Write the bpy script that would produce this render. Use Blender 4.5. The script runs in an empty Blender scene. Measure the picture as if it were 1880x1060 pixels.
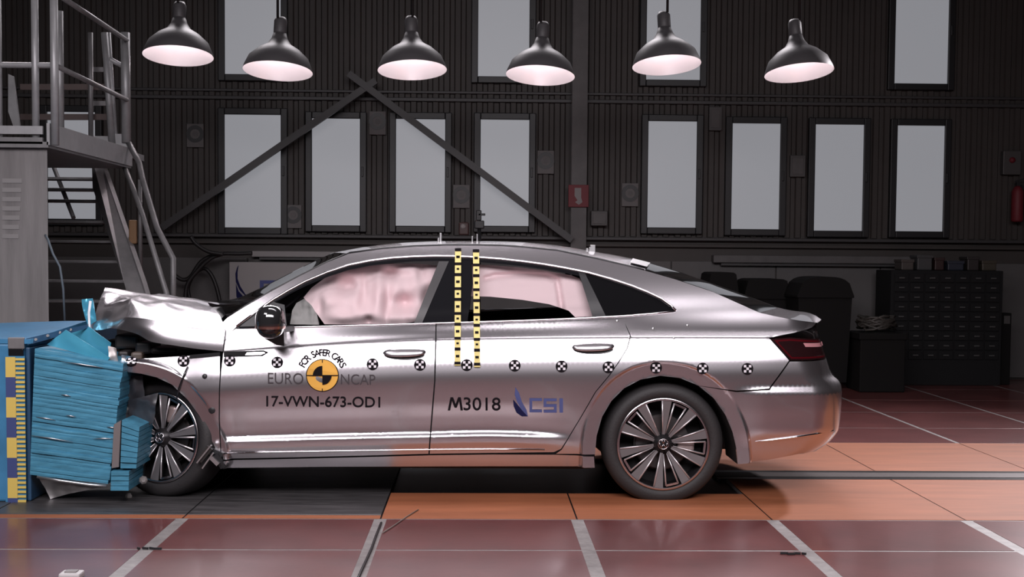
import bpy, bmesh, math, random
from mathutils import Vector, Matrix, noise
from mathutils.geometry import delaunay_2d_cdt

random.seed(7)
scene = bpy.context.scene
COL = scene.collection
R = math.radians

# ------------------------------------------------------------------ camera
FPX, CAM_H = 2400.0, 1.375
YAW, PITCH, ROLL = 0.025, 0.050, 0.0078
CX, CY = 940.0, 472.0 + FPX * math.tan(PITCH)
_f = Vector((math.sin(YAW) * math.cos(PITCH), math.cos(YAW) * math.cos(PITCH), -math.sin(PITCH)))
_r = Vector((math.cos(YAW), -math.sin(YAW), 0))
_u = _r.cross(_f)
RT = _r * math.cos(ROLL) + _u * math.sin(ROLL)
UP = _u * math.cos(ROLL) - _r * math.sin(ROLL)
EYE = Vector((0, 0, CAM_H))
cam_data = bpy.data.cameras.new('camera')
cam_data.sensor_width = 36.0
cam_data.lens = FPX / 1880.0 * 36.0
cam_data.shift_y = (CY - 530.0) / 1880.0
cam_data.clip_end = 200
cam = bpy.data.objects.new('camera', cam_data)
COL.objects.link(cam)
M3 = Matrix((RT, UP, -_f)).transposed()
cam.matrix_world = Matrix.Translation(EYE) @ M3.to_4x4()
scene.camera = cam

# ------------------------------------------------------------------ world, light, exposure
world = bpy.data.worlds.new('overcast_sky')
scene.world = world
world.use_nodes = True
world.node_tree.nodes['Background'].inputs[0].default_value = (0.26, 0.27, 0.30, 1)
world.node_tree.nodes['Background'].inputs[1].default_value = 1.0
scene.view_settings.view_transform = 'Standard'
scene.view_settings.look = 'None'
scene.view_settings.exposure = 0.0
scene.view_settings.gamma = 1.0
scene.view_settings.use_curve_mapping = False


def area(name, loc, target, sx, sy, power, col=(1, .935, .975), spread=180):
    d = bpy.data.lights.new(name, 'AREA')
    d.shape = 'RECTANGLE'; d.size = sx; d.size_y = sy
    d.energy = power; d.color = col; d.spread = R(spread)
    o = bpy.data.objects.new(name, d); COL.objects.link(o)
    o.location = loc
    o.rotation_euler = (Vector(target) - Vector(loc)).to_track_quat('-Z', 'Y').to_euler()
    return o


area('track_flood_bank', (0.1, 1.3, 4.5), (0.1, 7.4, 0.7), 7.6, 2.0, 178, spread=95)
area('left_flood_bank', (-3.4, 3.9, 4.9), (-1.6, 7.4, 0.9), 1.6, 1.0, 30, spread=110)
area('overhead_flood_bank', (1.6, 8.0, 5.9), (1.6, 8.2, 0), 7.0, 1.0, 58, spread=85)
area('added_rear_fill', (-0.6, 14.0, 5.5), (-0.4, 7.9, 1.0), 8.0, 1.1, 62, spread=60)  # unseen bank added so the bonnet and roof catch more light
area('back_wall_floodlight', (7.2, 14.3, 5.0), (1.6, 7.6, 0.3), 0.5, 0.5, 70, spread=60)

# ------------------------------------------------------------------ helpers
def ray(px, py):
    return _f + RT * ((px - CX) / FPX) + UP * ((CY - py) / FPX)


def at(px, py, Y):
    d = ray(px, py)
    return EYE + d * (Y / d.y)


def atz(px, py, z=0.0):
    d = ray(px, py)
    return EYE + d * ((z - CAM_H) / d.z)


def lerp(a, b, t):
    return a + (b - a) * t


def clamp(x, a=0.0, b=1.0):
    return max(a, min(b, x))


def sstep(a, b, x):
    t = clamp((x - a) / (b - a)); return t * t * (3 - 2 * t)


MATS = {}


def mat(name, col=(.5, .5, .5), rough=.5, metal=0.0, coat=0.0, emit=None, estr=0.0, var=0.0, vscale=6.0,
        bump=0.0, bscale=60.0, spec=.5, stretch=None, coat_rough=.04, col2=None):
    if name in MATS:
        return MATS[name]
    m = bpy.data.materials.new(name); m.use_nodes = True
    nt = m.node_tree; p = nt.nodes['Principled BSDF']
    p.inputs['Base Color'].default_value = (*col, 1)
    p.inputs['Roughness'].default_value = rough
    p.inputs['Metallic'].default_value = metal
    p.inputs['Coat Weight'].default_value = coat
    p.inputs['Coat Roughness'].default_value = coat_rough
    p.inputs['Specular IOR Level'].default_value = spec
    if emit:
        p.inputs['Emission Color'].default_value = (*emit, 1)
        p.inputs['Emission Strength'].default_value = estr
    if var or bump:
        tc = nt.nodes.new('ShaderNodeTexCoord')
        mp = nt.nodes.new('ShaderNodeMapping')
        if stretch: mp.inputs['Scale'].default_value = stretch
        geo = nt.nodes.new('ShaderNodeNewGeometry')
        nt.links.new(geo.outputs['Position'], mp.inputs['Vector'])
    if var:
        n = nt.nodes.new('ShaderNodeTexNoise'); n.inputs['Scale'].default_value = vscale
        n.inputs['Detail'].default_value = 6; n.inputs['Roughness'].default_value = .62
        r = nt.nodes.new('ShaderNodeValToRGB')
        a = [clamp(c * (1 - var)) for c in col]
        b = [clamp(c * (1 + var)) for c in (col2 or col)]
        r.color_ramp.elements[0].position = .32; r.color_ramp.elements[1].position = .68
        r.color_ramp.elements[0].color = (*a, 1); r.color_ramp.elements[1].color = (*b, 1)
        nt.links.new(mp.outputs[0], n.inputs['Vector'])
        nt.links.new(n.outputs['Fac'], r.inputs[0]); nt.links.new(r.outputs[0], p.inputs['Base Color'])
    if bump:
        n2 = nt.nodes.new('ShaderNodeTexNoise'); n2.inputs['Scale'].default_value = bscale
        n2.inputs['Detail'].default_value = 4
        bp = nt.nodes.new('ShaderNodeBump'); bp.inputs['Strength'].default_value = bump
        bp.inputs['Distance'].default_value = .01
        nt.links.new(mp.outputs[0], n2.inputs['Vector'])
        nt.links.new(n2.outputs['Fac'], bp.inputs['Height']); nt.links.new(bp.outputs[0], p.inputs['Normal'])
    MATS[name] = m
    return m


def glass_mat(name, tint, refl=1.0):
    m = bpy.data.materials.new(name); m.use_nodes = True
    nt = m.node_tree; nt.nodes.clear()
    out = nt.nodes.new('ShaderNodeOutputMaterial'); mix = nt.nodes.new('ShaderNodeMixShader')
    tr = nt.nodes.new('ShaderNodeBsdfTransparent'); gl = nt.nodes.new('ShaderNodeBsdfGlossy')
    fr = nt.nodes.new('ShaderNodeFresnel'); fr.inputs[0].default_value = 1.5
    tr.inputs[0].default_value = (*tint, 1); gl.inputs['Roughness'].default_value = .01
    gl.inputs['Color'].default_value = (refl, refl, refl, 1)
    nt.links.new(fr.outputs[0], mix.inputs[0]); nt.links.new(tr.outputs[0], mix.inputs[1])
    nt.links.new(gl.outputs[0], mix.inputs[2]); nt.links.new(mix.outputs[0], out.inputs[0])
    MATS[name] = m
    return m


PAINT = mat('silver_paint', (.64, .61, .64), .27, .955, 1.0)
BLACKP = mat('black_plastic', (.018, .018, .02), .45)
GLOSSB = mat('gloss_black', (.012, .012, .014), .08, 0, .5)
DARKIN = mat('dark_interior', (.012, .011, .012), .8)
CHROME = mat('chrome', (.82, .80, .82), .12, 1.0)
RUBBER = mat('tyre_rubber', (.022, .020, .021), .62, bump=.15, bscale=90)
ALLOY = mat('machined_alloy', (.62, .58, .60), .22, 1.0)
POLI = mat('polished_edge', (.70, .66, .68), .3, .7)
ALLOYD = mat('dark_alloy', (.03, .028, .03), .35, .6)
LAMPRED = mat('tail_lamp_red', (.075, .004, .007), .06, 0, 1.0)
LAMPDARK = mat('tail_lamp_dark', (.018, .006, .007), .06, 0, 1.0)
CLEAR = glass_mat('clear_side_glass', (.95, .95, .95))
TINT = glass_mat('tinted_glass', (.10, .10, .10))
SCREEN = glass_mat('windscreen_glass', (.25, .26, .27), 1.0)
AIRBAG = mat('airbag_fabric', (.82, .65, .67), .75, bump=.06, bscale=40)
GREYBAG = mat('grey_airbag_fabric', (.32, .32, .31), .8, bump=.2, bscale=40)
BLUE = mat('barrier_blue', (.075, .28, .42), .38, .2, var=.22, vscale=9, stretch=(1, 1, 6))
BLUEP = mat('barrier_blue_paint', (.05, .20, .37), .4, var=.15, vscale=5)
BLUED = mat('barrier_dark_blue', (.025, .075, .15), .45)
ALU = mat('bare_aluminium', (.62, .62, .63), .3, .9)
YEL = mat('scale_yellow', (.68, .50, .12), .55)
NAVY = mat('scale_navy', (.05, .07, .20), .5)
INK = mat('decal_black', (.012, .010, .012), .9, spec=.04)
GREYINK = mat('decal_grey', (.07, .06, .065), .9, spec=.04)
WHITEINK = mat('decal_white', (.80, .76, .80), .9, spec=.04)
ORANGEINK = mat('decal_orange', (.78, .42, .09), .9, spec=.04)
BLUEINK = mat('decal_blue', (.085, .10, .24), .9, spec=.04)
NAVYINK = mat('decal_navy', (.015, .016, .06), .9, spec=.04)
TAPEY = mat('tape_yellow', (.80, .68, .28), .9, spec=.04)
REDTILE = mat('red_floor_tile', (.142, .042, .041), .32, spec=.4, var=.2, vscale=2.2, bump=.03, bscale=25, coat=.3, coat_rough=.12)
SEAM = mat('grey_seam_strip', (.25, .23, .225), .5, var=.25, vscale=14)
ORANGE = mat('orange_floor_panel', (.31, .105, .047), .62, spec=.3, var=.16, vscale=3.0, stretch=(.5, 3, 1))
STEEL = mat('dark_floor_plate', (.075, .071, .073), .42, .3, var=.5, vscale=9, stretch=(.35, 2.5, 1))
PIT = mat('pit_black', (.006, .005, .006), .3)
RAIL = mat('track_rail_steel', (.055, .042, .04), .5, .4)
CLAD = mat('wall_cladding', (.046, .039, .036), .6, var=.12, vscale=2)
CLADLOW = mat('lower_wall_panel', (.10, .095, .095), .6, var=.08, vscale=3)
FRAMEB = mat('window_frame_black', (.012, .012, .014), .45)
PANE = mat('daylit_frosted_pane', (.1, .1, .1), .4, emit=(.228, .231, .252), estr=1.0)
COLUMN = mat('steel_column_grey', (.095, .089, .089), .55, var=.15, vscale=6)
BRACE = mat('steel_brace_dark', (.045, .043, .045), .5)
CONC = mat('concrete_grey', (.21, .20, .20), .75, var=.18, vscale=3, stretch=(4, 4, .35), bump=.15, bscale=30)
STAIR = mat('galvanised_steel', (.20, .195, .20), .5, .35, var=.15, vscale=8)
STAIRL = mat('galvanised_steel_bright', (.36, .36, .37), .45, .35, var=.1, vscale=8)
CEIL = mat('ceiling_dark', (.05, .045, .045), .8)
SHADE = mat('lamp_reflector', (.62, .57, .58), .35, .55)
SHADEO = mat('lamp_shade_outside', (.10, .095, .10), .5)
BULB = mat('lamp_bulb', (1, 1, 1), .5, emit=(1, .90, .93), estr=85)
REDS = mat('sign_red', (.15, .013, .02), .6)
SIGNW = mat('sign_white', (.24, .22, .22), .6)
BOX = mat('grey_box', (.07, .066, .066), .5)
BINM = mat('bin_plastic', (.007, .0065, .0065), .8, spec=.2)
CABLE = mat('cable_black', (.015, .013, .014), .5)
TRAY = mat('white_cable_tray', (.27, .255, .255), .5)
WOOD = mat('worn_wood', (.20, .11, .05), .6)


class MB:
    def __init__(s):
        s.v = []; s.f = []; s.mi = []; s.mats = []; s.smooth = []

    def m(s, material):
        if material not in s.mats: s.mats.append(material)
        return s.mats.index(material)

    def add(s, vs, fs, material, smooth=False):
        b = len(s.v); k = s.m(material)
        s.v += [tuple(v) for v in vs]
        for f in fs:
            s.f.append([b + i for i in f]); s.mi.append(k); s.smooth.append(smooth)
        return s

    def hexa(s, p, material):
        """8 corner points: bottom ring 0-3 then top ring 4-7"""
        return s.add(p, [(0, 3, 2, 1), (4, 5, 6, 7), (0, 1, 5, 4), (1, 2, 6, 5), (2, 3, 7, 6), (3, 0, 4, 7)], material)

    def box(s, a, b, material):
        x0, y0, z0 = a; x1, y1, z1 = b
        return s.hexa([(x0, y0, z0), (x1, y0, z0), (x1, y1, z0), (x0, y1, z0),
                       (x0, y0, z1), (x1, y0, z1), (x1, y1, z1), (x0, y1, z1)], material)

    def bbox(s, a, b, material, bev=.01):
        """box with chamfered vertical/horizontal edges (all edges, via bmesh)"""
        bm = bmesh.new(); bmesh.ops.create_cube(bm, size=1)
        c = [(a[i] + b[i]) / 2 for i in range(3)]; d = [abs(b[i] - a[i]) for i in range(3)]
        for v in bm.verts: v.co = Vector([c[i] + v.co[i] * d[i] for i in range(3)])
        bmesh.ops.bevel(bm, geom=bm.edges[:], offset=min(bev, min(d) * .45), segments=2, affect='EDGES', profile=.5)
        bm.verts.index_update()
        s.add([v.co[:] for v in bm.verts], [[v.index for v in f.verts] for f in bm.faces], material)
        bm.free(); return s

    def tube(s, pts, r, material, n=8, cap=True, smooth=True, closed=False):
        pts = [Vector(p) for p in pts]; rings = []
        N = len(pts)
        prev = None
        for i, p in enumerate(pts):
            if closed: t = pts[(i + 1) % N] - pts[i - 1]
            else: t = pts[min(i + 1, N - 1)] - pts[max(i - 1, 0)]
            t.normalize()
            if prev is None:
                a = Vector((0, 0, 1)) if abs(t.z) < .9 else Vector((1, 0, 0))
                a = (a - t * a.dot(t)).normalized()
            else:
                a = (prev - t * prev.dot(t)).normalized()
            prev = a; b = t.cross(a)
            rr = r[i] if isinstance(r, (list, tuple)) else r
            rings.append([p + (a * math.cos(2 * math.pi * k / n) + b * math.sin(2 * math.pi * k / n)) * rr for k in range(n)])
        vs = [v for g in rings for v in g]; fs = []
        for i in range(N if closed else N - 1):
            j = (i + 1) % N
            for k in range(n):
                fs.append((i * n + k, i * n + (k + 1) % n, j * n + (k + 1) % n, j * n + k))
        s.add(vs, fs, material, smooth)
        if cap and not closed:
            b0 = len(s.v) - len(vs); k_ = s.m(material)
            s.f.append([b0 + k for k in range(n)][::-1]); s.mi.append(k_); s.smooth.append(False)
            s.f.append([b0 + (N - 1) * n + k for k in range(n)]); s.mi.append(k_); s.smooth.append(False)
        return s

    def bar(s, p, q, w, d, material, up=(0, 1, 0)):
        """rectangular bar p->q; d along up, w across"""
        p = Vector(p); q = Vector(q); t = (q - p).normalized(); u = Vector(up); u = (u - t * u.dot(t)).normalized()
        c = t.cross(u); hs = []
        for e in (p, q):
            hs += [e - c * w / 2 - u * d / 2, e + c * w / 2 - u * d / 2, e + c * w / 2 + u * d / 2, e - c * w / 2 + u * d / 2]
        return s.hexa(hs, material)

    def lathe(s, prof, material, axis_o=(0, 0, 0), ax=(0, 0, 1), n=32, smooth=True, a0=0, a1=2 * math.pi):
        ax = Vector(ax).normalized(); o = Vector(axis_o)
        u = Vector((1, 0, 0)) if abs(ax.x) < .9 else Vector((0, 0, 1))
        u = (u - ax * u.dot(ax)).normalized(); w = ax.cross(u)
        full = abs(a1 - a0 - 2 * math.pi) < 1e-6; m_ = n if full else n + 1
        vs = []; fs = []
        for (r, h) in prof:
            for k in range(m_):
                a = a0 + (a1 - a0) * k / n
                vs.append(o + ax * h + (u * math.cos(a) + w * math.sin(a)) * r)
        for i in range(len(prof) - 1):
            for k in range(n):
                k2 = (k + 1) % m_
                fs.append((i * m_ + k, i * m_ + k2, (i + 1) * m_ + k2, (i + 1) * m_ + k))
        return s.add(vs, fs, material, smooth)

    def prism(s, poly, vec, material):
        """poly: list of 3-D points, extruded by vec"""
        vec = Vector(vec); n = len(poly); P = [Vector(p) for p in poly]
        vs = P + [p + vec for p in P]
        fs = [list(range(n))[::-1], list(range(n, 2 * n))]
        for i in range(n): fs.append((i, (i + 1) % n, n + (i + 1) % n, n + i))
        return s.add(vs, fs, material)

    def grid(s, P, material, smooth=True):
        """P[i][j] points"""
        a = len(P); b = len(P[0])
        vs = [p for row in P for p in row]
        fs = [(i * b + j, i * b + j + 1, (i + 1) * b + j + 1, (i + 1) * b + j) for i in range(a - 1) for j in range(b - 1)]
        return s.add(vs, fs, material, smooth)

    def mesh(s, name):
        me = bpy.data.meshes.new(name)
        me.from_pydata([tuple(v) for v in s.v], [], s.f)
        for m_ in s.mats: me.materials.append(m_)
        me.polygons.foreach_set('material_index', s.mi)
        me.polygons.foreach_set('use_smooth', s.smooth)
        me.update()
        return me

    def build(s, name, parent=None, label=None, cat=None, group=None, kind=None, fix=True):
        me = s.mesh(name)
        if fix:
            bm = bmesh.new(); bm.from_mesh(me); bmesh.ops.recalc_face_normals(bm, faces=bm.faces); bm.to_mesh(me); bm.free()
        o = bpy.data.objects.new(name, me); COL.objects.link(o)
        return attach(o, parent, label, cat, group, kind)


def attach(o, parent=None, label=None, cat=None, group=None, kind=None):
    if parent is not None:
        o.parent = parent
        o.matrix_parent_inverse = Matrix.Translation(-world_loc(parent))
    if label: o['label'] = label
    if cat: o['category'] = cat
    if group: o['group'] = group
    if kind: o['kind'] = kind
    return o


def world_loc(o):
    # parents are unrotated: their world origin is their own location (children meshes sit at 0)
    return o.get('_w', None) and Vector(o['_w']) or Vector(o.location)


def empty(name, loc, label, cat, group=None, kind=None):
    o = bpy.data.objects.new(name, None); COL.objects.link(o)
    o.empty_display_size = .1; o.location = loc
    return attach(o, None, label, cat, group, kind)


def place(me, name, loc, parent=None, rot=None, **k):
    o = bpy.data.objects.new(name, me); COL.objects.link(o)
    o.location = loc
    if rot: o.rotation_euler = rot
    return attach(o, parent, **k)


def pbox(mb, x0, y0, x1, y1, Y, depth, material, bev=0):
    """box whose front face (at depth Y) spans the given picture rectangle"""
    a = at(x0, (y0 + y1) / 2, Y); b = at(x1, (y0 + y1) / 2, Y)
    t = at((x0 + x1) / 2, y0, Y); d = at((x0 + x1) / 2, y1, Y)
    A = (a.x, Y, d.z); B = (b.x, Y + depth, t.z)
    return mb.bbox(A, B, material, bev) if bev else mb.box(A, B, material)


# ------------------------------------------------------------------ the hall
YB = 15.0                      # back wall
XG = [0.52 + 1.03 * k for k in range(-9, 9)]
floor = MB().box((-10, -2.6, -.30), (10.5, YB + .2, -.26), SEAM)
floor.box((-10, -2.6, -.26), (10.5, 7.55, -.0015), SEAM).box((-10, 8.85, -.26), (10.5, YB + .2, -.0015), SEAM)
floor.box((-10, 7.55, -.26), (-.52, 8.85, -.0015), SEAM).box((1.545, 7.55, -.26), (10.5, 8.85, -.0015), SEAM)
floor = floor.build('floor', None, 'crash hall floor of maroon tiles and orange track panels', 'floor', kind='structure')


def tile_rows(edges, gx, gy):
    for j in range(len(edges) - 1):
        L = edges[j + 1] - edges[j] - gy
        me = MB().bbox((-(1.03 - gx) / 2, -L / 2, -.0014), ((1.03 - gx) / 2, L / 2, 0), REDTILE, .0004).mesh('tile')
        for x in XG[:-1]:
            if abs(x + .5) > 6.5 and edges[j] < 9: continue
            place(me, 'tile', (x + .515, (edges[j] + edges[j + 1]) / 2, 0), floor)


tile_rows([.92, 1.95, 2.98, 4.01, 5.04, 6.07, 6.795], .066, .026)
tile_rows([9.70, 10.56, 11.66, 12.68, 13.75, 14.98], .034, .022)
# dark bedding under the track panels
tb = MB()
for (xa_, xb_, ya_, yb_) in ((-9.9, 10.4, 6.80, 7.549), (-9.9, 10.4, 8.851, 9.69), (-9.9, -.521, 7.549, 8.851), (1.546, 10.4, 7.549, 8.851)):
    tb.box((xa_, ya_, -.0015), (xb_, yb_, -.0010), PIT)
tb.build('track_bedding', floor)
# orange track panels
for x in XG[:-1]:
    x0, x1 = x + .004, x + 1.026
    if x1 < -.4:
        MB().bbox((x0, 6.80, -.0014), (x1, 6.885, .001), ORANGE, .002).build('track_edge_panel', floor)
        MB().bbox((x0, 6.89, -.0014), (x1, 9.69, .003), STEEL, .002).build('steel_plate', floor)
        continue
    if x1 < 1.7:
        x1 = min(x1, 1.546)
        MB().bbox((x0, 6.80, -.0014), (x1, 7.545, .001), ORANGE, .002).build('track_panel', floor)
        MB().bbox((x0, 8.86, -.0014), (x1, 9.69, .001), ORANGE, .002).build('track_panel', floor)
    else:
        MB().bbox((x0, 6.80, -.0014), (x1, 8.06, .001), ORANGE, .002).build('track_panel', floor)
        MB().bbox((x0, 8.39, -.0014), (x1, 9.69, .001), ORANGE, .002).build('track_panel', floor)
b = MB().box((-.52, 7.55, -.26), (1.545, 8.85, -.02), PIT)
b.build('pit_cover', floor)
b = MB().box((1.5, 8.06, -.02), (10.4, 8.14, .002), PIT).box((1.5, 8.14, -.02), (10.4, 8.31, .004), RAIL).box((1.5, 8.31, -.02), (10.4, 8.39, .002), PIT)
b.build('track_rail', floor, label='long black guide rail let into the orange track')

# walls and ceiling
wb = MB().box((-10, YB, 0), (10.5, YB + .2, 7.2), CLAD).build('wall_back', None, 'dark ribbed back wall with windows behind the car', 'wall', kind='structure')
rib = MB()
for k in range(8):
    x = k * .125
    rib.prism([(x + .006, 0, 1.62), (x + .020, -.022, 1.62), (x + .075, -.022, 1.62), (x + .089, 0, 1.62)], (0, 0, 5.5), CLAD)
rm = rib.mesh('cladding_panel')
for k in range(20):
    place(rm, 'cladding_panel', (-9.9 + k * 1.01, YB, 0), wb)
MB().box((-10.2, -2.6, 0), (-10, YB + .2, 7.2), CLAD).build('wall_left', None, 'dark side wall at the barrier end', 'wall', kind='structure')
MB().box((10.5, -2.6, 0), (10.7, YB + .2, 7.2), CLAD).build('wall_right', None, 'dark side wall at the run-up end', 'wall', kind='structure')
MB().box((-10.2, -2.8, 0), (10.7, -2.6, 7.2), CLAD).build('wall_front', None, 'dark wall on the camera side', 'wall', kind='structure')
MB().box((-10.2, -2.8, 7.2), (10.7, YB + .2, 7.4), CEIL).build('ceiling', None, 'dark ceiling of the crash hall', 'ceiling', kind='structure')

# windows: glass rectangle in picture pixels
WIN = [(88, 176, 206, 402), (413, 516, 211, 418), (573, 661, 218, 414), (727, 817, 219, 415), (882, 971, 220, 415),
       (1189, 1278, 223, 418), (1343, 1431, 227, 421), (1495, 1584, 229, 424), (1645, 1732, 231, 425),
       (413, 516, -55, 137), (878, 972, -50, 141), (1187, 1286, -46, 147), (1643, 1741, -40, 154)]
WLAB = ['window partly hidden behind the steel stairs', 'lower window beside the wide bare wall bay, foot of the rising brace',
        'lower window crossed at its corner by the rising brace', 'lower window right of the high round target, crossed by the falling brace',
        'lower window just left of the steel column above the car roof', 'lower window just right of the steel column and round target',
        'second lower window right of the steel column', 'third lower window right of the steel column',
        'last lower window at the right end of the row', 'upper window at the left behind a pendant lamp',
        'upper window left of the steel column behind a lamp', 'upper window right of the steel column behind a lamp',
        'upper window at the right end of the wall']
for i, (x0, x1, y0, y1) in enumerate(WIN):
    Y = YB - .05
    xa = at((x0 + x1) / 2 - (x1 - x0) / 2, (y0 + y1) / 2, Y).x; xb = at(x1, (y0 + y1) / 2, Y).x
    zt = at((x0 + x1) / 2, y0, Y).z; zb_ = at((x0 + x1) / 2, y1, Y).z
    w = .075; fm = MB()
    for (a, c) in (((xa - w, YB - .085, zb_ - w), (xa, YB, zt + w)), ((xb, YB - .085, zb_ - w), (xb + w, YB, zt + w)),
                   ((xa, YB - .085, zt), (xb, YB, zt + w)), ((xa, YB - .085, zb_ - w), (xb, YB, zb_))):
        fm.bbox(a, c, FRAMEB, .008)
    fo = fm.build('window_%d' % (i + 1), None, 'black framed ' + WLAB[i], 'window', kind='structure')
    MB().box((xa, YB - .05, zb_), (xb, YB - .042, zt), PANE).build('pane', fo)
    MB().bbox((xb + w * .25, YB - .105, (zb_ + zt) / 2 - .05), (xb + w * .55, YB - .085, (zb_ + zt) / 2 + .06), FRAMEB, .004).build('window_handle', fo)

# upper girder and ledges
g = MB().bbox((-9.9, YB - .06, 3.13), (10.4, YB, 3.17), BRACE, .006).bbox((-9.9, YB - .05, 3.22), (10.4, YB, 3.25), BRACE, .006)
g.build('trim_1', None, 'dark double girt running along the wall above the lower windows', 'trim', kind='structure')
g = MB().bbox((-9.9, YB - .10, 1.575), (10.4, YB, 1.61), BRACE, .006).bbox((-9.9, YB - .07, 1.50), (10.4, YB, 1.535), CLAD, .006)
g.build('trim_2', None, 'dark ledge running along the wall below the lower windows', 'trim', kind='structure')
# lower wall panels
x = -9.9; k = 0
while x < 10.3:
    MB().bbox((x + .004, YB - .03, .02), (x + 1.2, YB, 1.34), CLADLOW, .004).build('lower_panel', wb)
    x += 1.21
# steel column
p0 = at(1049, 300, 14.8); p1 = at(1078, 300, 14.8)
c = MB().bbox((p0.x, 14.80, 0), (p1.x, 14.82, 7.19), COLUMN, .004).bbox((p0.x, 14.97, 0), (p1.x, 14.99, 7.19), COLUMN, .004)
c.box(((p0.x + p1.x) / 2 - .012, 14.82, 0), ((p0.x + p1.x) / 2 + .012, 14.97, 7.19), COLUMN)
c.build('steel_column', None, 'grey steel column on the back wall between the window groups', 'column', kind='structure')
# diagonal braces
for (a, b_, lab) in (((298, 418), (690, 148), 'dark diagonal brace rising to the right across the left windows'),
                     ((640, 135), (1050, 441), 'dark diagonal brace falling to the right down to the steel column')):
    MB().bar(at(*a, 14.7), at(*b_, 14.72), .075, .05, BRACE, (0, 1, 0)).build('wall_brace', None, lab, 'brace', kind='structure')

# round survey targets on the wall
TG = [(358, 246, 'round survey target on the bare wall left of the windows'), (538, 395, 'round survey target low between the two leftmost tall windows'),
      (693, 223, 'round survey target high between the two braces'), (847, 358, 'round survey target under the falling brace above the car roof'),
      (1002, 295, 'round survey target left of the steel column'), (1157, 355, 'round survey target right of the red hose sign')]
for (x, y, lab) in TG:
    c = at(x, y, 14.94)
    t = empty('survey_target', (c.x, 14.96, c.z), 'grey plate with ' + lab, 'target', 'round survey targets on the back wall')
    MB().bbox((c.x - .095, 14.945, c.z - .15), (c.x + .095, 14.965, c.z + .115), mat('target_plate_grey', (.135, .126, .126), .6), .004).build('plate', t)
    MB().lathe([(.055, -.004), (.055, .006), (.098, .006), (.098, -.004)], FRAMEB, (c.x, 14.945, c.z), (0, -1, 0), 28, smooth=False).build('ring', t)
    MB().lathe([(.0, .005), (.03, .005), (.03, -.004)], COLUMN, (c.x, 14.945, c.z), (0, -1, 0), 20, smooth=False).build('centre_dot', t)

# hose sign on the column
hs = at(1062, 360, 14.78)
t = empty('fire_hose_sign', (hs.x, 14.78, hs.z), 'small red fire hose sign on the grey steel column', 'sign')
MB().bbox((hs.x - .115, 14.77, hs.z - .125), (hs.x + .115, 14.785, hs.z + .125), REDS, .004).build('board', t)
MB().prism([(hs.x - .045, 14.768, hs.z + .09), (hs.x + .03, 14.768, hs.z + .09), (hs.x + .03, 14.768, hs.z - .02), (hs.x + .045, 14.768, hs.z - .07),
            (hs.x + .005, 14.768, hs.z - .10), (hs.x - .04, 14.768, hs.z - .07), (hs.x - .01, 14.768, hs.z - .05), (hs.x - .045, 14.768, hs.z)], (0, .004, 0), SIGNW).build('hose_symbol', t)
jb = MB(); pbox(jb, 1085, 387, 1116, 415, 14.86, .12, BOX, .01)
jb = jb.build('junction_box', None, 'small grey junction box beside the column under the hose sign', 'box')
d = MB(); pbox(d, 1089, 391, 1112, 411, 14.852, .01, COLUMN, .003); d.build('cover', jb)
# boxes on the piers between right windows
for (x0, y0, x1, y1, lab) in ((1451, 285, 1479, 325, 'dull grey plate on the pier between the right windows'),
                              (1302, 196, 1326, 240, 'dull pinkish plate high on the pier beside the right windows')):
    m_ = MB(); pbox(m_, x0, y0, x1, y1, 14.93, .05, BOX, .006)
    m_ = m_.build('wall_plate', None, lab, 'plate')
    h = MB(); pbox(h, x0 + 4, y0 + 5, x1 - 4, y1 - 5, 14.925, .01, COLUMN, .003); h.build('cover', m_)
m_ = MB(); pbox(m_, 1842, 277, 1875, 321, 14.9, .09, BOX, .008)
m_ = m_.build('alarm_box', None, 'grey alarm box with a red button at the far right of the wall', 'box')
q = at(1859, 294, 14.89); MB().lathe([(0, .03), (.03, .025), (.035, 0)], REDS, (q.x, 14.9, q.z), (0, -1, 0), 16).build('button', m_)
e0 = at(1868, 372, 14.85)
t = empty('fire_extinguisher', (e0.x, 14.85, e0.z - .25), 'dark red fire extinguisher hung at the far right of the wall', 'extinguisher')
MB().lathe([(0, -.22), (.06, -.22), (.068, -.2), (.068, .12), (.045, .17), (.02, .19), (0, .19)], REDS, (e0.x, 14.85, e0.z), (0, 0, 1), 20).build('cylinder', t)
MB().box((e0.x - .02, 14.83, e0.z + .19), (e0.x + .02, 14.87, e0.z + .23), BLACKP).bar((e0.x - .03, 14.85, e0.z + .24), (e0.x + .07, 14.85, e0.z + .27), .015, .02, BLACKP).build('valve', t)
MB().tube([(e0.x + .03, 14.84, e0.z + .2), (e0.x + .09, 14.83, e0.z + .12), (e0.x + .085, 14.83, e0.z - .1)], .01, BLACKP, 6).build('hose', t)

# cable tray
for (x0, x1, lab) in ((462, 745, 'long white cable tray on the wall behind the windscreen'), (1310, 1700, 'long dull cable tray on the wall behind the boot')):
    m_ = MB(); pbox(m_, x0, 462 if x0 < 900 else 470, x1, 473 if x0 < 900 else 484, 14.85, .15 if x0 < 900 else .15, TRAY if x0 < 900 else COLUMN, .008)
    m_ = m_.build('cable_tray', None, lab, 'tray')
    u = MB(); pbox(u, x0 + 14, 474 if x0 < 900 else 485, x1 - 5, 478 if x0 < 900 else 489, 14.88, .12, BRACE); u.build('bracket_rail', m_)

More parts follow.
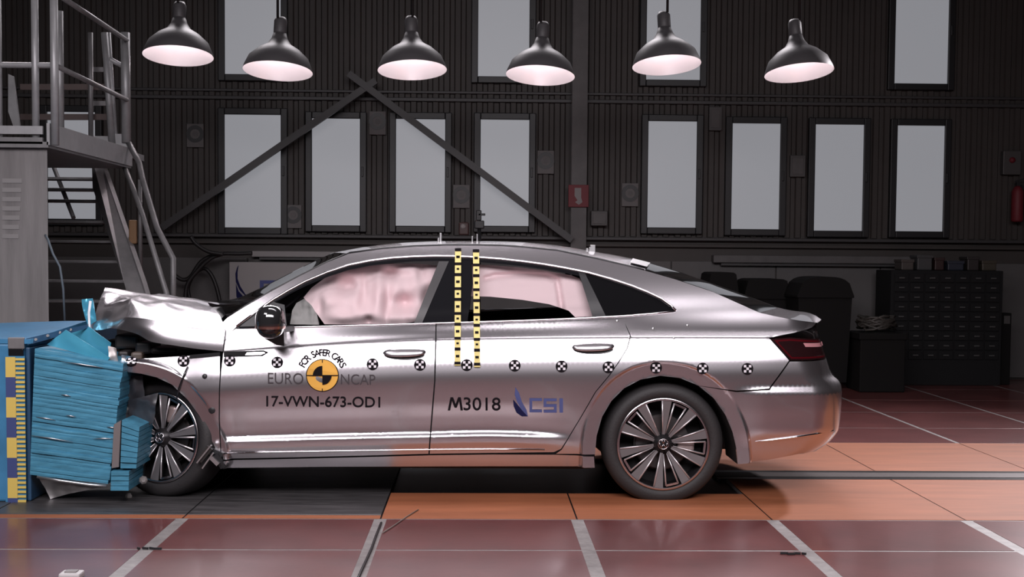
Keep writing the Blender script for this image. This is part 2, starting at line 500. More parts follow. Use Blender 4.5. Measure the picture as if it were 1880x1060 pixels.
# banner with the test laboratory logo
t = empty('wall_banner', (at(520, 540, 14.7).x, 14.7, 0), 'pale grey banner board with a blue swoosh logo behind the bonnet', 'banner')
m_ = MB(); pbox(m_, 421, 482, 640, 640, 14.70, .03, TRAY, .006); m_.build('board', t)
def pxpoly(pts, Y, th, material):
    return MB().prism([at(x, y, Y) for x, y in pts], (0, th, 0), material)
pxpoly([(438, 487), (436, 500), (436, 512), (441, 526), (450, 540), (463, 551), (452, 545), (440, 533), (433, 518), (432, 503), (435, 492)][::-1], 14.692, .006, NAVYINK).build('swoosh', t)
pxpoly([(433, 521), (438, 535), (448, 546), (463, 554), (470, 562), (455, 566), (442, 560), (434, 545)], 14.692, .006, NAVYINK).build('swoosh', t)
pxpoly([(477, 515), (530, 515), (530, 521), (484, 521), (484, 551), (530, 551), (530, 557), (477, 557)], 14.692, .006, BLUEINK).build('lettering', t)
pxpoly([(536, 515), (590, 515), (590, 521), (543, 521), (543, 533), (590, 533), (590, 557), (536, 557), (536, 551), (583, 551), (583, 539), (536, 539)], 14.692, .006, BLUEINK).build('lettering', t)
pxpoly([(597, 515), (605, 515), (605, 557), (597, 557)], 14.692, .006, BLUEINK).build('lettering', t)

# hanging black cables at the left of the banner
for (pts, lab) in (([(352, 560), (345, 530), (356, 505), (374, 493), (388, 505), (398, 530), (405, 560)], 'thick black cable loop hanging left of the banner'),
                   ([(320, 505), (335, 514), (350, 508), (370, 480), (400, 467), (440, 466), (463, 465)], 'black cable running from the stairs to the cable tray'),
                   ([(340, 560), (343, 525), (360, 500), (385, 476), (410, 466)], 'black cable dropping beside the cable loop'),
                   ([(350, 434), (360, 448), (382, 462), (410, 467)], 'black cable sagging down from the wall ledge')):
    ncab = globals().get('ncab', 0) + 1
    P = [at(x, y, 14.80 - .09 * ncab) for x, y in pts]
    Q = []
    for i in range(len(P) - 1):
        a = P[max(i - 1, 0)]; b0 = P[i]; c0 = P[i + 1]; d0 = P[min(i + 2, len(P) - 1)]
        for s_ in range(5):
            u = s_ / 5
            Q.append(.5 * ((2 * b0) + (c0 - a) * u + (2 * a - 5 * b0 + 4 * c0 - d0) * u * u + (3 * b0 - a - 3 * c0 + d0) * u ** 3))
    Q.append(P[-1])
    if pts[-1][1] > 550: Q = [Vector((Q[0].x, Q[0].y, .0))] + Q + [Vector((Q[-1].x, Q[-1].y, .0))]
    MB().tube(Q, .022, CABLE, 8).build('power_cable', None, lab, 'cable', 'black cables left of the banner')

# dark device on the wall behind the roof
c = at(880, 412, 13.9)
t = empty('mast_camera', (c.x, 13.9, 0), 'dark small camera on a mast seen above the car roof', 'camera')
MB().tube([(c.x, 13.9, 0), (c.x, 13.9, c.z)], .02, BLACKP, 8).build('mast', t)
m_ = MB(); pbox(m_, 871, 405, 889, 420, 13.85, .12, BLACKP, .01); m_.build('housing', t)
m_ = MB(); pbox(m_, 874, 386, 884, 405, 13.87, .05, BLACKP, .008); m_.build('bracket', t)
m_ = MB(); pbox(m_, 878, 392, 891, 396, 13.87, .04, BLACKP, .004); m_.build('lever', t)
m_ = MB(); pbox(m_, 842, 408, 861, 432, 13.86, .16, mat('brown_housing', (.05, .022, .02), .5), .015); hh = m_.build('sensor_head', t)
c2 = at(850, 416, 13.85); MB().lathe([(0, .01), (.022, .01), (.028, 0)], SIGNW, (c2.x, 13.86, c2.z), (0, -1, 0), 14).build('lens', hh)

# pendant lamps
LAMPS = [(327, 115, 'leftmost pendant dome lamp close beside the stair landing'), (510, 143, 'second pendant dome lamp from the left in front of an upper window'),
         (757, 141, 'third pendant dome lamp from the left above the braces'), (992, 151, 'pendant dome lamp hanging lowest just left of the steel column'),
         (1224, 132, 'pendant dome lamp in front of the upper window right of the column'), (1467, 146, 'rightmost pendant dome lamp')]
prof_out = [(.030, .36), (.06, .35), (.075, .30), (.11, .245), (.19, .195), (.27, .12), (.308, .03), (.314, 0)]
prof_in = [(.314, 0), (.30, .03), (.262, .115), (.184, .185), (.10, .235), (.05, .25), (0, .252)]
lm = [MB().lathe(prof_out, SHADEO, n=40).mesh('shade'), MB().lathe(prof_in, SHADE, n=40).mesh('reflector'),
      MB().lathe([(0, .10), (.035, .11), (.052, .14), (.045, .18), (.025, .215), (.025, .25)], BULB, n=20).mesh('bulb'),
      MB().lathe([(0, .34), (.05, .34), (.06, .36), (.06, .47), (.045, .50), (0, .50)], SHADEO, n=20).mesh('ballast_housing')]
for i, (x, y, lab) in enumerate(LAMPS):
    c = at(x, y - 12, 12.0)
    t = empty('pendant_lamp', (c.x, 12.0, c.z), 'lit ' + lab, 'lamp', 'pendant dome lamps in a row')
    tilt = (R(-9), R([0, 2, -2, 3, -3, -4][i]), 0)
    for me, nm in zip(lm, ('shade', 'reflector', 'bulb', 'ballast_housing')):
        o = bpy.data.objects.new(nm, me); COL.objects.link(o); o.parent = t; o.rotation_euler = tilt
    MB().tube([(c.x, 12.0, c.z + .48), (c.x, 12.0, 7.19)], .012, CABLE, 6).build('suspension_rod', t)

# ------------------------------------------------------------------ stairs, landing and concrete block (left)
a = at(88, 430, 9.2); zt = at(60, 272, 9.2).z
a2 = at(84, 430, 10.6)
cb = MB().hexa([(-6.2, 9.2, 0), (a.x, 9.2, 0), (a2.x, 10.6, 0), (-6.2, 10.6, 0), (-6.2, 9.2, zt), (a.x, 9.2, zt), (a2.x, 10.6, zt), (-6.2, 10.6, zt)], CONC).build('concrete_block', None, 'tall grey concrete impact block behind the blue barrier', 'block')
for k in range(7):
    y = 328 + k * 17
    s_ = MB(); pbox(s_, 4, y, 40 - k, y + 8, 9.196, .01, mat('pale_reflection', (.27, .26, .26), .8)); s_.build('reflection_stripe', cb)  # striped reflection on the block face, painted as pale bars
st = empty('steel_staircase', (at(200, 560, 11).x, 11, 0), 'galvanised steel staircase with railed landing and slanted handrails at the left', 'staircase')
L = lambda m, nm: m.build(nm, st)
zd = zt + .02
xr = at(118, 262, 9.5).x
L(MB().box((-6.2, 9.15, zt), (xr, 11.3, zd + .02), STAIR), 'deck')
m_ = MB(); pbox(m_, -20, 231, 78, 246, 9.15, .02, STAIRL); L(m_, 'kick_board')
m_ = MB(); pbox(m_, -20, 252, 78, 264, 9.15, .03, STAIR); L(m_, 'edge_beam')
q0 = at(78, 238, 9.15); q1 = at(121, 247, 11.0)
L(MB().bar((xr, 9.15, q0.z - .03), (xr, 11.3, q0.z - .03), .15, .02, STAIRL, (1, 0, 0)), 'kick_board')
for (x, Yp, w) in ((66, 9.2, .045), (101, 9.18, .05), (111, 9.9, .05), (-2, 9.2, .045)):
    q = at(x, 240, Yp)
    L(MB().tube([(q.x, Yp, zd), (q.x, Yp, zd + 1.05)], w / 2 + .004, STAIRL, 8), 'rail_post')
for z in (zd + .55, zd + 1.05):
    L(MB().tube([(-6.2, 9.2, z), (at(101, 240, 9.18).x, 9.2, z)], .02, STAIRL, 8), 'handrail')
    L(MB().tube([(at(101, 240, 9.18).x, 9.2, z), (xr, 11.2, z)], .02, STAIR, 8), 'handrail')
for y in (160, 215):
    p = at(38, y, 11.4); q = at(205, y, 11.4)
    L(MB().bar(p, q, .05, .03, mat('brown_rail', (.10, .07, .065), .55), (0, 1, 0)), 'guard_board')
L(MB().prism([at(15, 136, 10.9), at(24, 140, 10.9), at(36, 232, 10.9), at(24, 231, 10.9), at(15, 205, 10.9)], (0, .03, 0), STAIRL), 'window_patch')  # pale plate stands in for a bright bit of window behind

S = lambda m, nm: m.build(nm, st)
m_ = MB(); pbox(m_, 164, 250, 208, 270, 11.3, .03, STAIRL); S(m_, 'kick_board')
m_ = MB(); pbox(m_, 205, 246, 236, 279, 11.2, .03, STAIRL); S(m_, 'kick_board')
m_ = MB(); pbox(m_, 164, 270, 215, 282, 11.3, .9, STAIR); S(m_, 'top_platform')
for (x0, y0, Ya, x1, y1, Yb, r_) in ((166, 60, 11.3, 167, 268, 11.3, .022), (192, 60, 11.2, 206, 270, 11.2, .03), (199, 60, 11.22, 213, 272, 11.22, .02), (230, 60, 11.2, 232, 262, 11.2, .04)):
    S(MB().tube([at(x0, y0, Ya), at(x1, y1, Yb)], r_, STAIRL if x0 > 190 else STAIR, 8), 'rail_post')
S(MB().tube([at(200, 108, 11.2), at(232, 125, 11.3)], .022, STAIRL, 8), 'guard_rail')
for y in (128, 190):
    S(MB().bar(at(168, y, 11.5), at(196, y, 11.5), .04, .03, STAIR, (0, 1, 0)), 'guard_rail')
# stringers
S(MB().prism([at(168, 286, 11.6), at(186, 298, 11.6), at(262, 520, 10.6), at(285, 600, 10.3), at(250, 600, 10.3), at(228, 520, 10.6), at(170, 345, 11.5)], (.02, .06, 0), STAIR), 'stringer')
# treads
for k, (xa, xb, y, Yt) in enumerate(((92, 176, 325, 11.9), (92, 178, 345, 11.75), (92, 180, 366, 11.6), (92, 199, 405, 11.35), (92, 211, 441, 11.15), (92, 225, 478, 10.95), (92, 240, 514, 10.75), (92, 255, 551, 10.66))):
    p = at(xa, y, Yt); q = at(xb, y, Yt)
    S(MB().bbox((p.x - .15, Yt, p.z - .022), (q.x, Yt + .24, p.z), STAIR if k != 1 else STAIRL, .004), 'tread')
# handrails
for pts, r_ in (([(218, 282, 11.3), (246, 350, 11.0), (262, 395, 10.9), (312, 560, 10.3)], .022), ([(236, 262, 11.2), (256, 300, 11.1), (262, 330, 11.0), (289, 420, 10.7), (318, 475, 10.5), (318, 600, 10.5)], .024),
                ([(257, 330, 11.0), (258, 500, 11.0)], .018), ([(92, 290, 12.2), (135, 400, 11.6)], .02)):
    S(MB().tube([at(*p) for p in pts], r_, STAIR, 8), 'handrail')
m_ = MB(); pbox(m_, 236, 404, 250, 448, 10.95, .05, WOOD, .01); S(m_, 'wooden_block')
hc = [at(84, 432, 9.2), at(88, 440, 9.15), at(97, 466, 9.12), at(110, 490, 9.1), at(116, 530, 9.1), at(119, 590, 9.1)]
hc[0].y = 9.19
MB().tube(hc, .008, mat('pale_blue_hose', (.10, .13, .16), .5), 6).build('air_hose', None, 'thin pale air hose hanging from the concrete block edge', 'hose')

# ------------------------------------------------------------------ dim things along the right wall
for (x0, y0, x1, y1, Y, lab) in ((1366, 512, 1452, 640, 14.2, 'dark flat lidded bin just above the tail of the car'),
                                 (1464, 508, 1568, 660, 13.6, 'large dark bin with rounded lid right of the car tail'),
                                 (1300, 500, 1356, 640, 14.1, 'small dark bin mostly hidden by the rear window')):
    a = at(x0, y0, Y); b_ = at(x1, y0, Y)
    t = empty('waste_bin', ((a.x + b_.x) / 2, Y + .25, 0), lab, 'bin', 'dark bins by the back wall')
    zt_ = a.z; w = b_.x - a.x; cx_ = (a.x + b_.x) / 2
    ins = w * .08
    MB().hexa([(a.x + ins, Y + .04, .08), (b_.x - ins, Y + .04, .08), (b_.x - ins, Y + .5, .08), (a.x + ins, Y + .5, .08),
               (a.x + .015, Y, zt_ - .22), (b_.x - .015, Y, zt_ - .22), (b_.x - .015, Y + .55, zt_ - .22), (a.x + .015, Y + .55, zt_ - .22)], BINM).build('bin_body', t)
    lid = []
    for k in range(13):
        s_ = -1 + 2 * k / 12
        lid.append((cx_ + s_ * w / 2, Y - .02, zt_ - .20 + .20 * (1 - abs(s_) ** (3.2 if 'rounded' in lab else 9)) ** .5))
    MB().prism([(cx_ - w / 2, Y - .02, zt_ - .22)] + lid + [(cx_ + w / 2, Y - .02, zt_ - .22)], (0, .6, 0), BINM).build('lid', t)
    for sx in (-1, 1):
        MB().lathe([(0, -.03), (.08, -.03), (.08, .03), (0, .03)], RUBBER, (cx_ + sx * w * .33, Y + .42, .081), (1, 0, 0), 16, smooth=False).build('wheel', t)

# small parts cabinet
ca = at(1636, 505, 14.2); cb_ = at(1838, 660, 14.2); ztop = at(1736, 497, 14.2).z
cab = empty('parts_cabinet', ((ca.x + cb_.x) / 2, 14.45, 0), 'dark parts cabinet with many small drawers at the right', 'cabinet')
CABM = mat('cabinet_grey', (.012, .012, .013), .75, spec=.2)
MB().bbox((ca.x, 14.2, 0), (cb_.x, 14.75, ztop), CABM, .008).build('body', cab)
cols, rows = 7, 9
cw = (cb_.x - ca.x - .06) / cols; z0c = .28; rh = (ztop - z0c - .03) / rows
dm = MB().bbox((-cw / 2 + .008, -.015, -rh / 2 + .006), (cw / 2 - .008, 0, rh / 2 - .006), CABM, .004).mesh('drawer')
hm = MB().bbox((-.03, -.03, -.008), (.03, -.015, .008), mat('cabinet_pull', (.07, .07, .07), .4), .003).mesh('pull')
for i in range(cols):
    for j in range(rows):
        lx, lz = ca.x + .03 + cw * (i + .5), z0c + rh * (j + .5)
        d_ = place(dm, 'drawer', (lx, 14.2, lz), cab)
        h_ = bpy.data.objects.new('pull', hm); COL.objects.link(h_); h_.parent = d_
# oddments on the cabinet
odd = [(1655, 478, 1678, 497, (.06, .05, .045), 'small pale carton'), (1684, 470, 1712, 497, (.05, .05, .052), 'grey tool case'),
       (1716, 474, 1734, 497, (.03, .012, .012), 'dull red tin'), (1740, 480, 1770, 497, (.02, .024, .04), 'dark blue case'),
       (1776, 472, 1798, 497, (.025, .02, .02), 'dark square can'), (1803, 479, 1830, 497, (.05, .042, .03), 'tan carton')]
for (x0, y0, x1, y1, c_, nm) in odd:
    a = at(x0, y1, 14.3); b_ = at(x1, y0, 14.3)
    cm = mat('odd_' + nm.replace(' ', '_'), c_, .5)
    o = MB().bbox((a.x, 14.3, ztop), (b_.x, 14.55, ztop + (b_.z - a.z)), cm, .012).build('storage_box', None, nm + ' on top of the parts cabinet', 'box', 'oddments on the parts cabinet')
    MB().bbox((a.x - .006, 14.294, ztop + (b_.z - a.z) - .03), (b_.x + .006, 14.556, ztop + (b_.z - a.z) + .004), cm, .006).build('lid', o)
# dark crate with coiled cable beside the cabinet
ka = at(1580, 612, 13.4); kb = at(1664, 612, 13.4)
cr = empty('dark_crate', ((ka.x + kb.x) / 2, 13.6, 0), 'low dark crate standing between the rounded bin and the cabinet', 'crate')
MB().bbox((ka.x, 13.4, 0), (kb.x, 13.9, ka.z - .03), BINM, .015).build('body', cr)
MB().bbox((ka.x - .015, 13.385, ka.z - .07), (kb.x + .015, 13.915, ka.z), BINM, .01).build('rim', cr)
P = []
for k in range(150):
    a = k * .33
    P.append(((ka.x + kb.x) / 2 + (.17 + .04 * math.sin(k * 1.7)) * math.cos(a), 13.65 + .15 * math.sin(a), ka.z + .045 + .10 * k / 150 + .03 * math.sin(k * .9)))
MB().tube(P, .014, mat('coil_cable', (.045, .04, .035), .5), 6).build('cable_coil', None, 'messy coil of cable lying on the low dark crate', 'cable')
m_ = MB(); pa = at(1840, 575, 14.3); pb_ = at(1856, 640, 14.3)
m_.bbox((pa.x, 14.3, 0), (pb_.x, 14.45, pa.z), BINM, .01)
m_ = m_.build('tool_post', None, 'narrow black upright case right of the parts cabinet', 'case')
MB().bbox((pa.x + .02, 14.29, pa.z - .12), (pb_.x - .02, 14.30, pa.z - .03), BOX, .003).build('latch', m_)

#CAR#
# ------------------------------------------------------------------ the car: side surface as half width over (X, Z)
YC = 8.21                      # centre line of the car and the track


def pchip(xs, ys, x):
    n = len(xs)
    if x <= xs[0]: return ys[0] + (x - xs[0]) * (ys[1] - ys[0]) / (xs[1] - xs[0])
    if x >= xs[-1]: return ys[-1] + (x - xs[-1]) * (ys[-1] - ys[-2]) / (xs[-1] - xs[-2])
    i = 0
    while xs[i + 1] < x: i += 1
    h = xs[i + 1] - xs[i]; dl = (ys[i + 1] - ys[i]) / h

    def slope(k):
        if k == 0: return (ys[1] - ys[0]) / (xs[1] - xs[0])
        if k == n - 1: return (ys[-1] - ys[-2]) / (xs[-1] - xs[-2])
        h0 = xs[k] - xs[k - 1]; h1 = xs[k + 1] - xs[k]
        d0 = (ys[k] - ys[k - 1]) / h0; d1 = (ys[k + 1] - ys[k]) / h1
        if d0 * d1 <= 0: return 0.0
        w1 = 2 * h1 + h0; w2 = h1 + 2 * h0
        return (w1 + w2) / (w1 / d0 + w2 / d1)
    m0, m1 = slope(i), slope(i + 1)
    t = (x - xs[i]) / h
    return ((2 * t ** 3 - 3 * t * t + 1) * ys[i] + (t ** 3 - 2 * t * t + t) * h * m0 + (-2 * t ** 3 + 3 * t * t) * ys[i + 1] + (t ** 3 - t * t) * h * m1)


def curve(pts, Y=7.32):
    P = [at(x, y, Y) for x, y in pts]
    xs = [p.x for p in P]; zs = [p.z for p in P]
    return lambda X: pchip(xs, zs, X)


ZC = curve([(150, 660), (240, 656), (405, 648), (500, 641), (650, 631), (800, 625), (960, 622), (1150, 620.5), (1420, 621), (1600, 622)])
ZB = curve([(150, 610), (430, 603), (800, 594), (1100, 583), (1240, 573), (1400, 568), (1600, 568)], 7.38)
ZS = curve([(150, 812), (410, 811), (600, 806), (790, 802), (900, 800), (1000, 803), (1080, 808), (1600, 808)])
X600, X1130 = at(560, 620, 7.32).x, at(1130, 620, 7.32).x
XBP = at(1335, 715, 7.32).x
XL0, XL1, XL2, XL3 = at(396, 800, 7.32).x, at(430, 800, 7.32).x, at(960, 800, 7.32).x, at(1085, 800, 7.32).x
_tail = [at(x, y, 7.56) for x, y in ((1470, 840), (1505, 826), (1533, 804), (1543, 786), (1547, 730), (1546, 706), (1527, 683), (1520, 660), (1510, 622), (1508, 600), (1509, 588), (1510, 560))]
_tz = [p.z for p in _tail]; _tx = [p.x for p in _tail]


def XE(z):
    return pchip(_tz, _tx, clamp(z, _tz[0], _tz[-1]))


_fa = [at(x, y, 7.33) for x, y in ((399, 842), (396, 822), (385, 797), (367, 763), (346, 734), (317, 706), (290, 693), (262, 686), (238, 683), (215, 684))]
_ra = [at(x, y, 7.32) for x, y in ((1092, 860), (1092, 834), (1095, 800), (1105, 765), (1122, 736), (1145, 713), (1175, 697), (1211, 690), (1247, 694), (1281, 708), (1309, 731), (1330, 761), (1343, 792), (1350, 822), (1353, 852))]


def _finer(pl, n=48):
    xs_ = list(range(len(pl)))
    return [Vector((pchip(xs_, [p.x for p in pl], k * (len(pl) - 1) / n), pl[0].y, pchip(xs_, [p.z for p in pl], k * (len(pl) - 1) / n))) for k in range(n + 1)]


FAF, RAF = _finer(_fa), _finer(_ra)


def polydist(pl, X, z):
    best = 9
    for i in range(len(pl) - 1):
        ax, az, bx, bz = pl[i].x, pl[i].z, pl[i + 1].x, pl[i + 1].z
        dx, dz = bx - ax, bz - az
        t = clamp(((X - ax) * dx + (z - az) * dz) / (dx * dx + dz * dz))
        best = min(best, math.hypot(X - ax - t * dx, z - az - t * dz))
    return best


def W(X, z, lip=True):
    zc, zb, zs = ZC(X), ZB(X), ZS(X)
    h = sstep(X600, X1130, X)
    rk = sstep(XL0, XL1, X) * (1 - sstep(XL2, XL3, X))
    f = [(zc + .010, .876), (zc + .034, .866), (zb, .832)]
    g = [(zc + .010, .874), (zc + .052, .838), (zb, .788)]
    top = [(lerp(a[0], c[0], h), lerp(a[1], c[1], h)) for a, c in zip(f, g)]
    wb = top[-1][1]
    k = [(.05, .80), (.15, .845), (.22, .872), (zs - .075, .890), (zs - .03, .900 + .005 * rk), (zs - .003, .904 + .004 * rk),
         (zs + .030, .908 - .016 * rk), (zs + .10, .914 - .014 * rk), (zs + .20, .924 - .003 * rk),
         (zc - .21, .9325), (zc - .14, .9255), (zc - .04, .8965), (zc, .884)] + top + \
        [(zb + .10, wb - .045), (zb + .2, wb - .098), (zb + .45, wb - .262), (zb + .7, wb - .5)]
    w = pchip([a for a, _ in k], [c for _, c in k], z)
    # plan taper
    if X < -1.2: w -= .05 * ((X + 1.2) / .8) ** 2
    if X > 1.2: w -= .035 * ((X - 1.2) / .7) ** 2
    if lip and z < .95:
        for pl, wd, base in ((FAF, .066, .902), (RAF, .074, .911)):
            if abs(X - pl[len(pl) // 2].x) < .75:
                d = polydist(pl, X, z)
                if d < wd + .014:
                    kk = 1 - sstep(wd - .004, wd + .014, d)
                    w = lerp(w, base + .009 * (d / wd), kk)
    if X > XBP and z < .70:
        w += .017 * (1 - sstep(.615, .665, z)) * sstep(XBP, XBP + .22, X) * sstep(.30, .42, z)
    xe = XE(z); r = .24
    if X > xe - r:
        u = min((X - (xe - r)) / r, .9995)
        w -= .30 * (1 - math.sqrt(1 - u * u))
    return w


FEATL = []
for o_ in (-.02, -.010, -.004, 0.0, .004, .008, .012, .020, .030):
    FEATL.append([(-2.3 + .02 * k, ZC(-2.3 + .02 * k) + o_) for k in range(230)])
for o_ in (-.045, -.03, -.018, -.006, .004, .014, .024, .036):
    FEATL.append([(-1.5 + .02 * k, ZS(-1.5 + .02 * k) + o_) for k in range(110)])
for pl, wd in ((_fa, .066), (_ra, .074)):
    xs_ = list(range(len(pl)))
    F_ = [(pchip(xs_, [p.x for p in pl], k * (len(pl) - 1) / 90), pchip(xs_, [p.z for p in pl], k * (len(pl) - 1) / 90)) for k in range(91)]
    for o_ in (wd * .35, wd * .7, wd - .008, wd - .003, wd + .002, wd + .007, wd + .012, wd + .02):
        L_ = []
        for k in range(91):
            a, c = F_[max(k - 1, 0)], F_[min(k + 1, 90)]
            e_ = Vector((c[0] - a[0], c[1] - a[1])).normalized()
            cx_ = pl[len(pl) // 2].x
            n_ = Vector((-e_.y, e_.x))
            mid = Vector((cx_ if pl is _ra else pl[-1].x, .35))
            if n_.dot(Vector(F_[k]) - mid) < 0: n_ = -n_
            L_.append((F_[k][0] + n_.x * o_, F_[k][1] + n_.y * o_))
        FEATL.append(L_)


def nrm(fn, X, z, e=.0025):
    dx = (fn(X + e, z) - fn(X - e, z)) / (2 * e); dz = (fn(X, z + e) - fn(X, z - e)) / (2 * e)
    return Vector((-dx, -1, -dz)).normalized()       # surface Y = YC - w: outward is -Y


FEATF = [W]


def hit(px, py, off=0.0):
    """picture point -> (X, Z) on the near side surface"""
    d = ray(px, py); prev = None
    y = 7.05
    while y < 8.25:
        p = EYE + d * (y / d.y)
        g = y - (YC - W(p.x, p.z, False) + off)
        if g >= 0:
            lo, hi = y - .03, y
            for _ in range(14):
                m_ = (lo + hi) / 2; p = EYE + d * (m_ / d.y)
                if m_ - (YC - W(p.x, p.z, False) + off) >= 0: hi = m_
                else: lo = m_
            return (p.x, p.z)
        y += .03
    p = at(px, py, 7.56)
    return (p.x, p.z)


def resample(poly, step):
    out = []
    n = len(poly)
    for i in range(n):
        a, b_ = poly[i], poly[(i + 1) % n]
        L_ = math.hypot(b_[0] - a[0], b_[1] - a[1]); k = max(1, int(math.ceil(L_ / step)))
        for j in range(k):
            t = j / k; out.append((lerp(a[0], b_[0], t), lerp(a[1], b_[1], t)))
    return out


def area2(poly):
    return sum(poly[i][0] * poly[(i + 1) % len(poly)][1] - poly[(i + 1) % len(poly)][0] * poly[i][1] for i in range(len(poly)))


def shrink(poly, d):
    if area2(poly) < 0: poly = poly[::-1]
    n = len(poly); out = []
    for i in range(n):
        p0, p1, p2 = Vector(poly[i - 1]), Vector(poly[i]), Vector(poly[(i + 1) % n])
        e1 = (p1 - p0).normalized(); e2 = (p2 - p1).normalized()
        n1 = Vector((-e1.y, e1.x)); n2 = Vector((-e2.y, e2.x)); m_ = (n1 + n2)
        if m_.length < 1e-4: m_ = n1
        m_.normalize(); c = max(.4, m_.dot(n1))
        q = p1 + m_ * (d / c); out.append((q.x, q.y))
    return out


def inside(poly, x, y):
    c = False; n = len(poly); j = n - 1
    for i in range(n):
        xi, yi = poly[i]; xj, yj = poly[j]
        if (yi > y) != (yj > y) and x < (xj - xi) * (y - yi) / (yj - yi) + xi: c = not c
        j = i
    return c


def edgedist(poly, x, y):
    best = 9; n = len(poly)
    for i in range(n):
        ax, ay = poly[i]; bx, by = poly[(i + 1) % n]
        dx, dy = bx - ax, by - ay; l = dx * dx + dy * dy
        t = clamp(((x - ax) * dx + (y - ay) * dy) / l) if l > 0 else 0
        best = min(best, math.hypot(x - ax - t * dx, y - ay - t * dy))
        if best < .002: break
    return best


def panel(name, poly, material, parent, fn=W, off=0.0, dx=.028, dz=.011, flange=.02, gap=.0015, label=None, yc=YC, mirror=False, **kw):
    """sheet following half-width function fn over an (X,Z) polygon, with turned-in edges"""
    if gap: poly = shrink(poly, gap)
    elif area2(poly) < 0: poly = poly[::-1]
    poly = resample(poly, min(dx, .02))
    x0 = min(p[0] for p in poly); x1 = max(p[0] for p in poly); z0 = min(p[1] for p in poly); z1 = max(p[1] for p in poly)
    pts = list(poly)
    feat = []
    if fn in FEATF:
        for L_ in FEATL:
            for (x, z) in L_:
                if x0 < x < x1 and z0 < z < z1 and inside(poly, x, z) and edgedist(poly, x, z) > .004: feat.append((x, z))
    cells = set()
    for (x, z) in feat: cells.add((round(x / .02), round(z / .008)))
    pts += feat
    nz = int((z1 - z0) / dz)
    for j in range(1, nz + 1):
        z = z0 + dz * j
        x = x0 + (dx * .5 if j % 2 else dx)
        while x < x1:
            if (round(x / .02), round(z / .008)) not in cells and inside(poly, x, z) and edgedist(poly, x, z) > dz * .55: pts.append((x, z))
            x += dx
    r_ = delaunay_2d_cdt([Vector(p) for p in pts], [], [list(range(len(poly)))], 1, 1e-6)
    vs2, fs2 = r_[0], r_[2]
    verts = []; norms = []
    for p in vs2:
        verts.append((p.x, yc - fn(p.x, p.y) + off, p.y)); norms.append(nrm(fn, p.x, p.y))
    faces = []
    for f in fs2:
        a, b_, c = f[0], f[1], f[2]
        n_ = (Vector(verts[b_]) - Vector(verts[a])).cross(Vector(verts[c]) - Vector(verts[a]))
        faces.append(list(f) if n_.dot(norms[a]) > 0 else list(f)[::-1])
    if flange:
        b0 = len(verts); n = len(poly)
        for i, (x, z) in enumerate(poly):
            p0, p2 = poly[i - 1], poly[(i + 1) % n]
            e = Vector((p2[0] - p0[0], p2[1] - p0[1])).normalized()
            on = Vector((e.y, 0, -e.x))
            y = yc - fn(x, z) + off
            verts.append((x, y, z)); verts.append((x - on.x * .002, y + flange, z - on.z * .002)); norms += [on, on]
        for i in range(n):
            j = (i + 1) % n
            faces.append([b0 + 2 * i, b0 + 2 * i + 1, b0 + 2 * j + 1, b0 + 2 * j])
    me = bpy.data.meshes.new(name); me.from_pydata(verts, [], faces); me.materials.append(material)
    me.polygons.foreach_set('use_smooth', [True] * len(me.polygons)); me.update()
    me.normals_split_custom_set_from_vertices([tuple(n_) for n_ in norms])
    o = bpy.data.objects.new(name, me); COL.objects.link(o)
    attach(o, parent, label)
    if mirror: mirrored(o, parent)
    return o


def mirrored(o, parent):
    c = o.copy(); COL.objects.link(c)
    c.location = (0, 2 * YC, 0); c.scale = (1, -1, 1)
    if 'label' in c: del c['label']
    return c


def H(pts): return [hit(x, y) for x, y in pts]


car = empty('car', (0, YC, 0), 'silver fastback car with crumpled front pressed against the blue barrier', 'car')

# traced lines (picture pixels)
CHR = [(434, 600), (470, 573), (500, 551), (530, 533), (560, 517), (600, 500), (640, 487), (680, 479), (720, 474), (760, 471.5), (800, 470.5), (840, 471), (880, 473), (920, 476), (960, 480.5),
       (1000, 486), (1040, 493), (1080, 501), (1120, 512), (1160, 525), (1190, 537), (1215, 549), (1232, 561), (1241, 571)]
EDGE = [(417, 584), (450, 563), (500, 534), (550, 507), (600, 482), (640, 466), (700, 457.5), (760, 453), (820, 451), (880, 451), (920, 452), (960, 454.5), (1024, 461), (1096, 476), (1160, 491), (1184, 497), (1240, 513), (1309, 536), (1360, 559), (1394, 574)]
MID = [(396, 553), (430, 549), (470, 533), (520, 508), (570, 483), (612, 464), (680, 452), (745, 445.5), (820, 443), (880, 443), (920, 443.5), (960, 445), (1024, 451), (1091, 462), (1160, 475), (1192, 483), (1243, 498), (1300, 518), (1371, 543), (1429, 565)]
BELT = [(434, 601), (520, 600), (640, 597.5), (800, 593), (960, 588), (1060, 584), (1100, 582.5), (1145, 579)]

# --- body side frame: A-pillar, roof rail, C-pillar and rear quarter in one pressing
poly = H([(1020, 834), (1031, 826), (1044, 805), (1065, 770), (1094, 720), (1119, 690), (1136, 666), (1152, 640), (1158, 617), (1150, 600), (1143, 582), (1200, 576), (1241, 571.5)])
poly += H([(x, y - 1.5) for x, y in CHR[::-1][1:]]) + H([(428, 604), (412, 600), (409, 592)]) + H(EDGE) + H([(1420, 580), (1445, 585), (1469, 589), (1490, 591.5)])
tp = at(1503, 593, 7.56); poly += [(tp.x, tp.z)]
poly += H([(1490, 602), (1460, 611), (1425, 618), (1412, 621), (1449, 662), (1412, 714), (1352, 718)])
poly += [(p.x, p.z) for p in _ra[9:10]] + [(p.x, p.z) for p in _ra[8:0:-1]]
panel('body_side', poly, PAINT, car, gap=.0009, mirror=True)

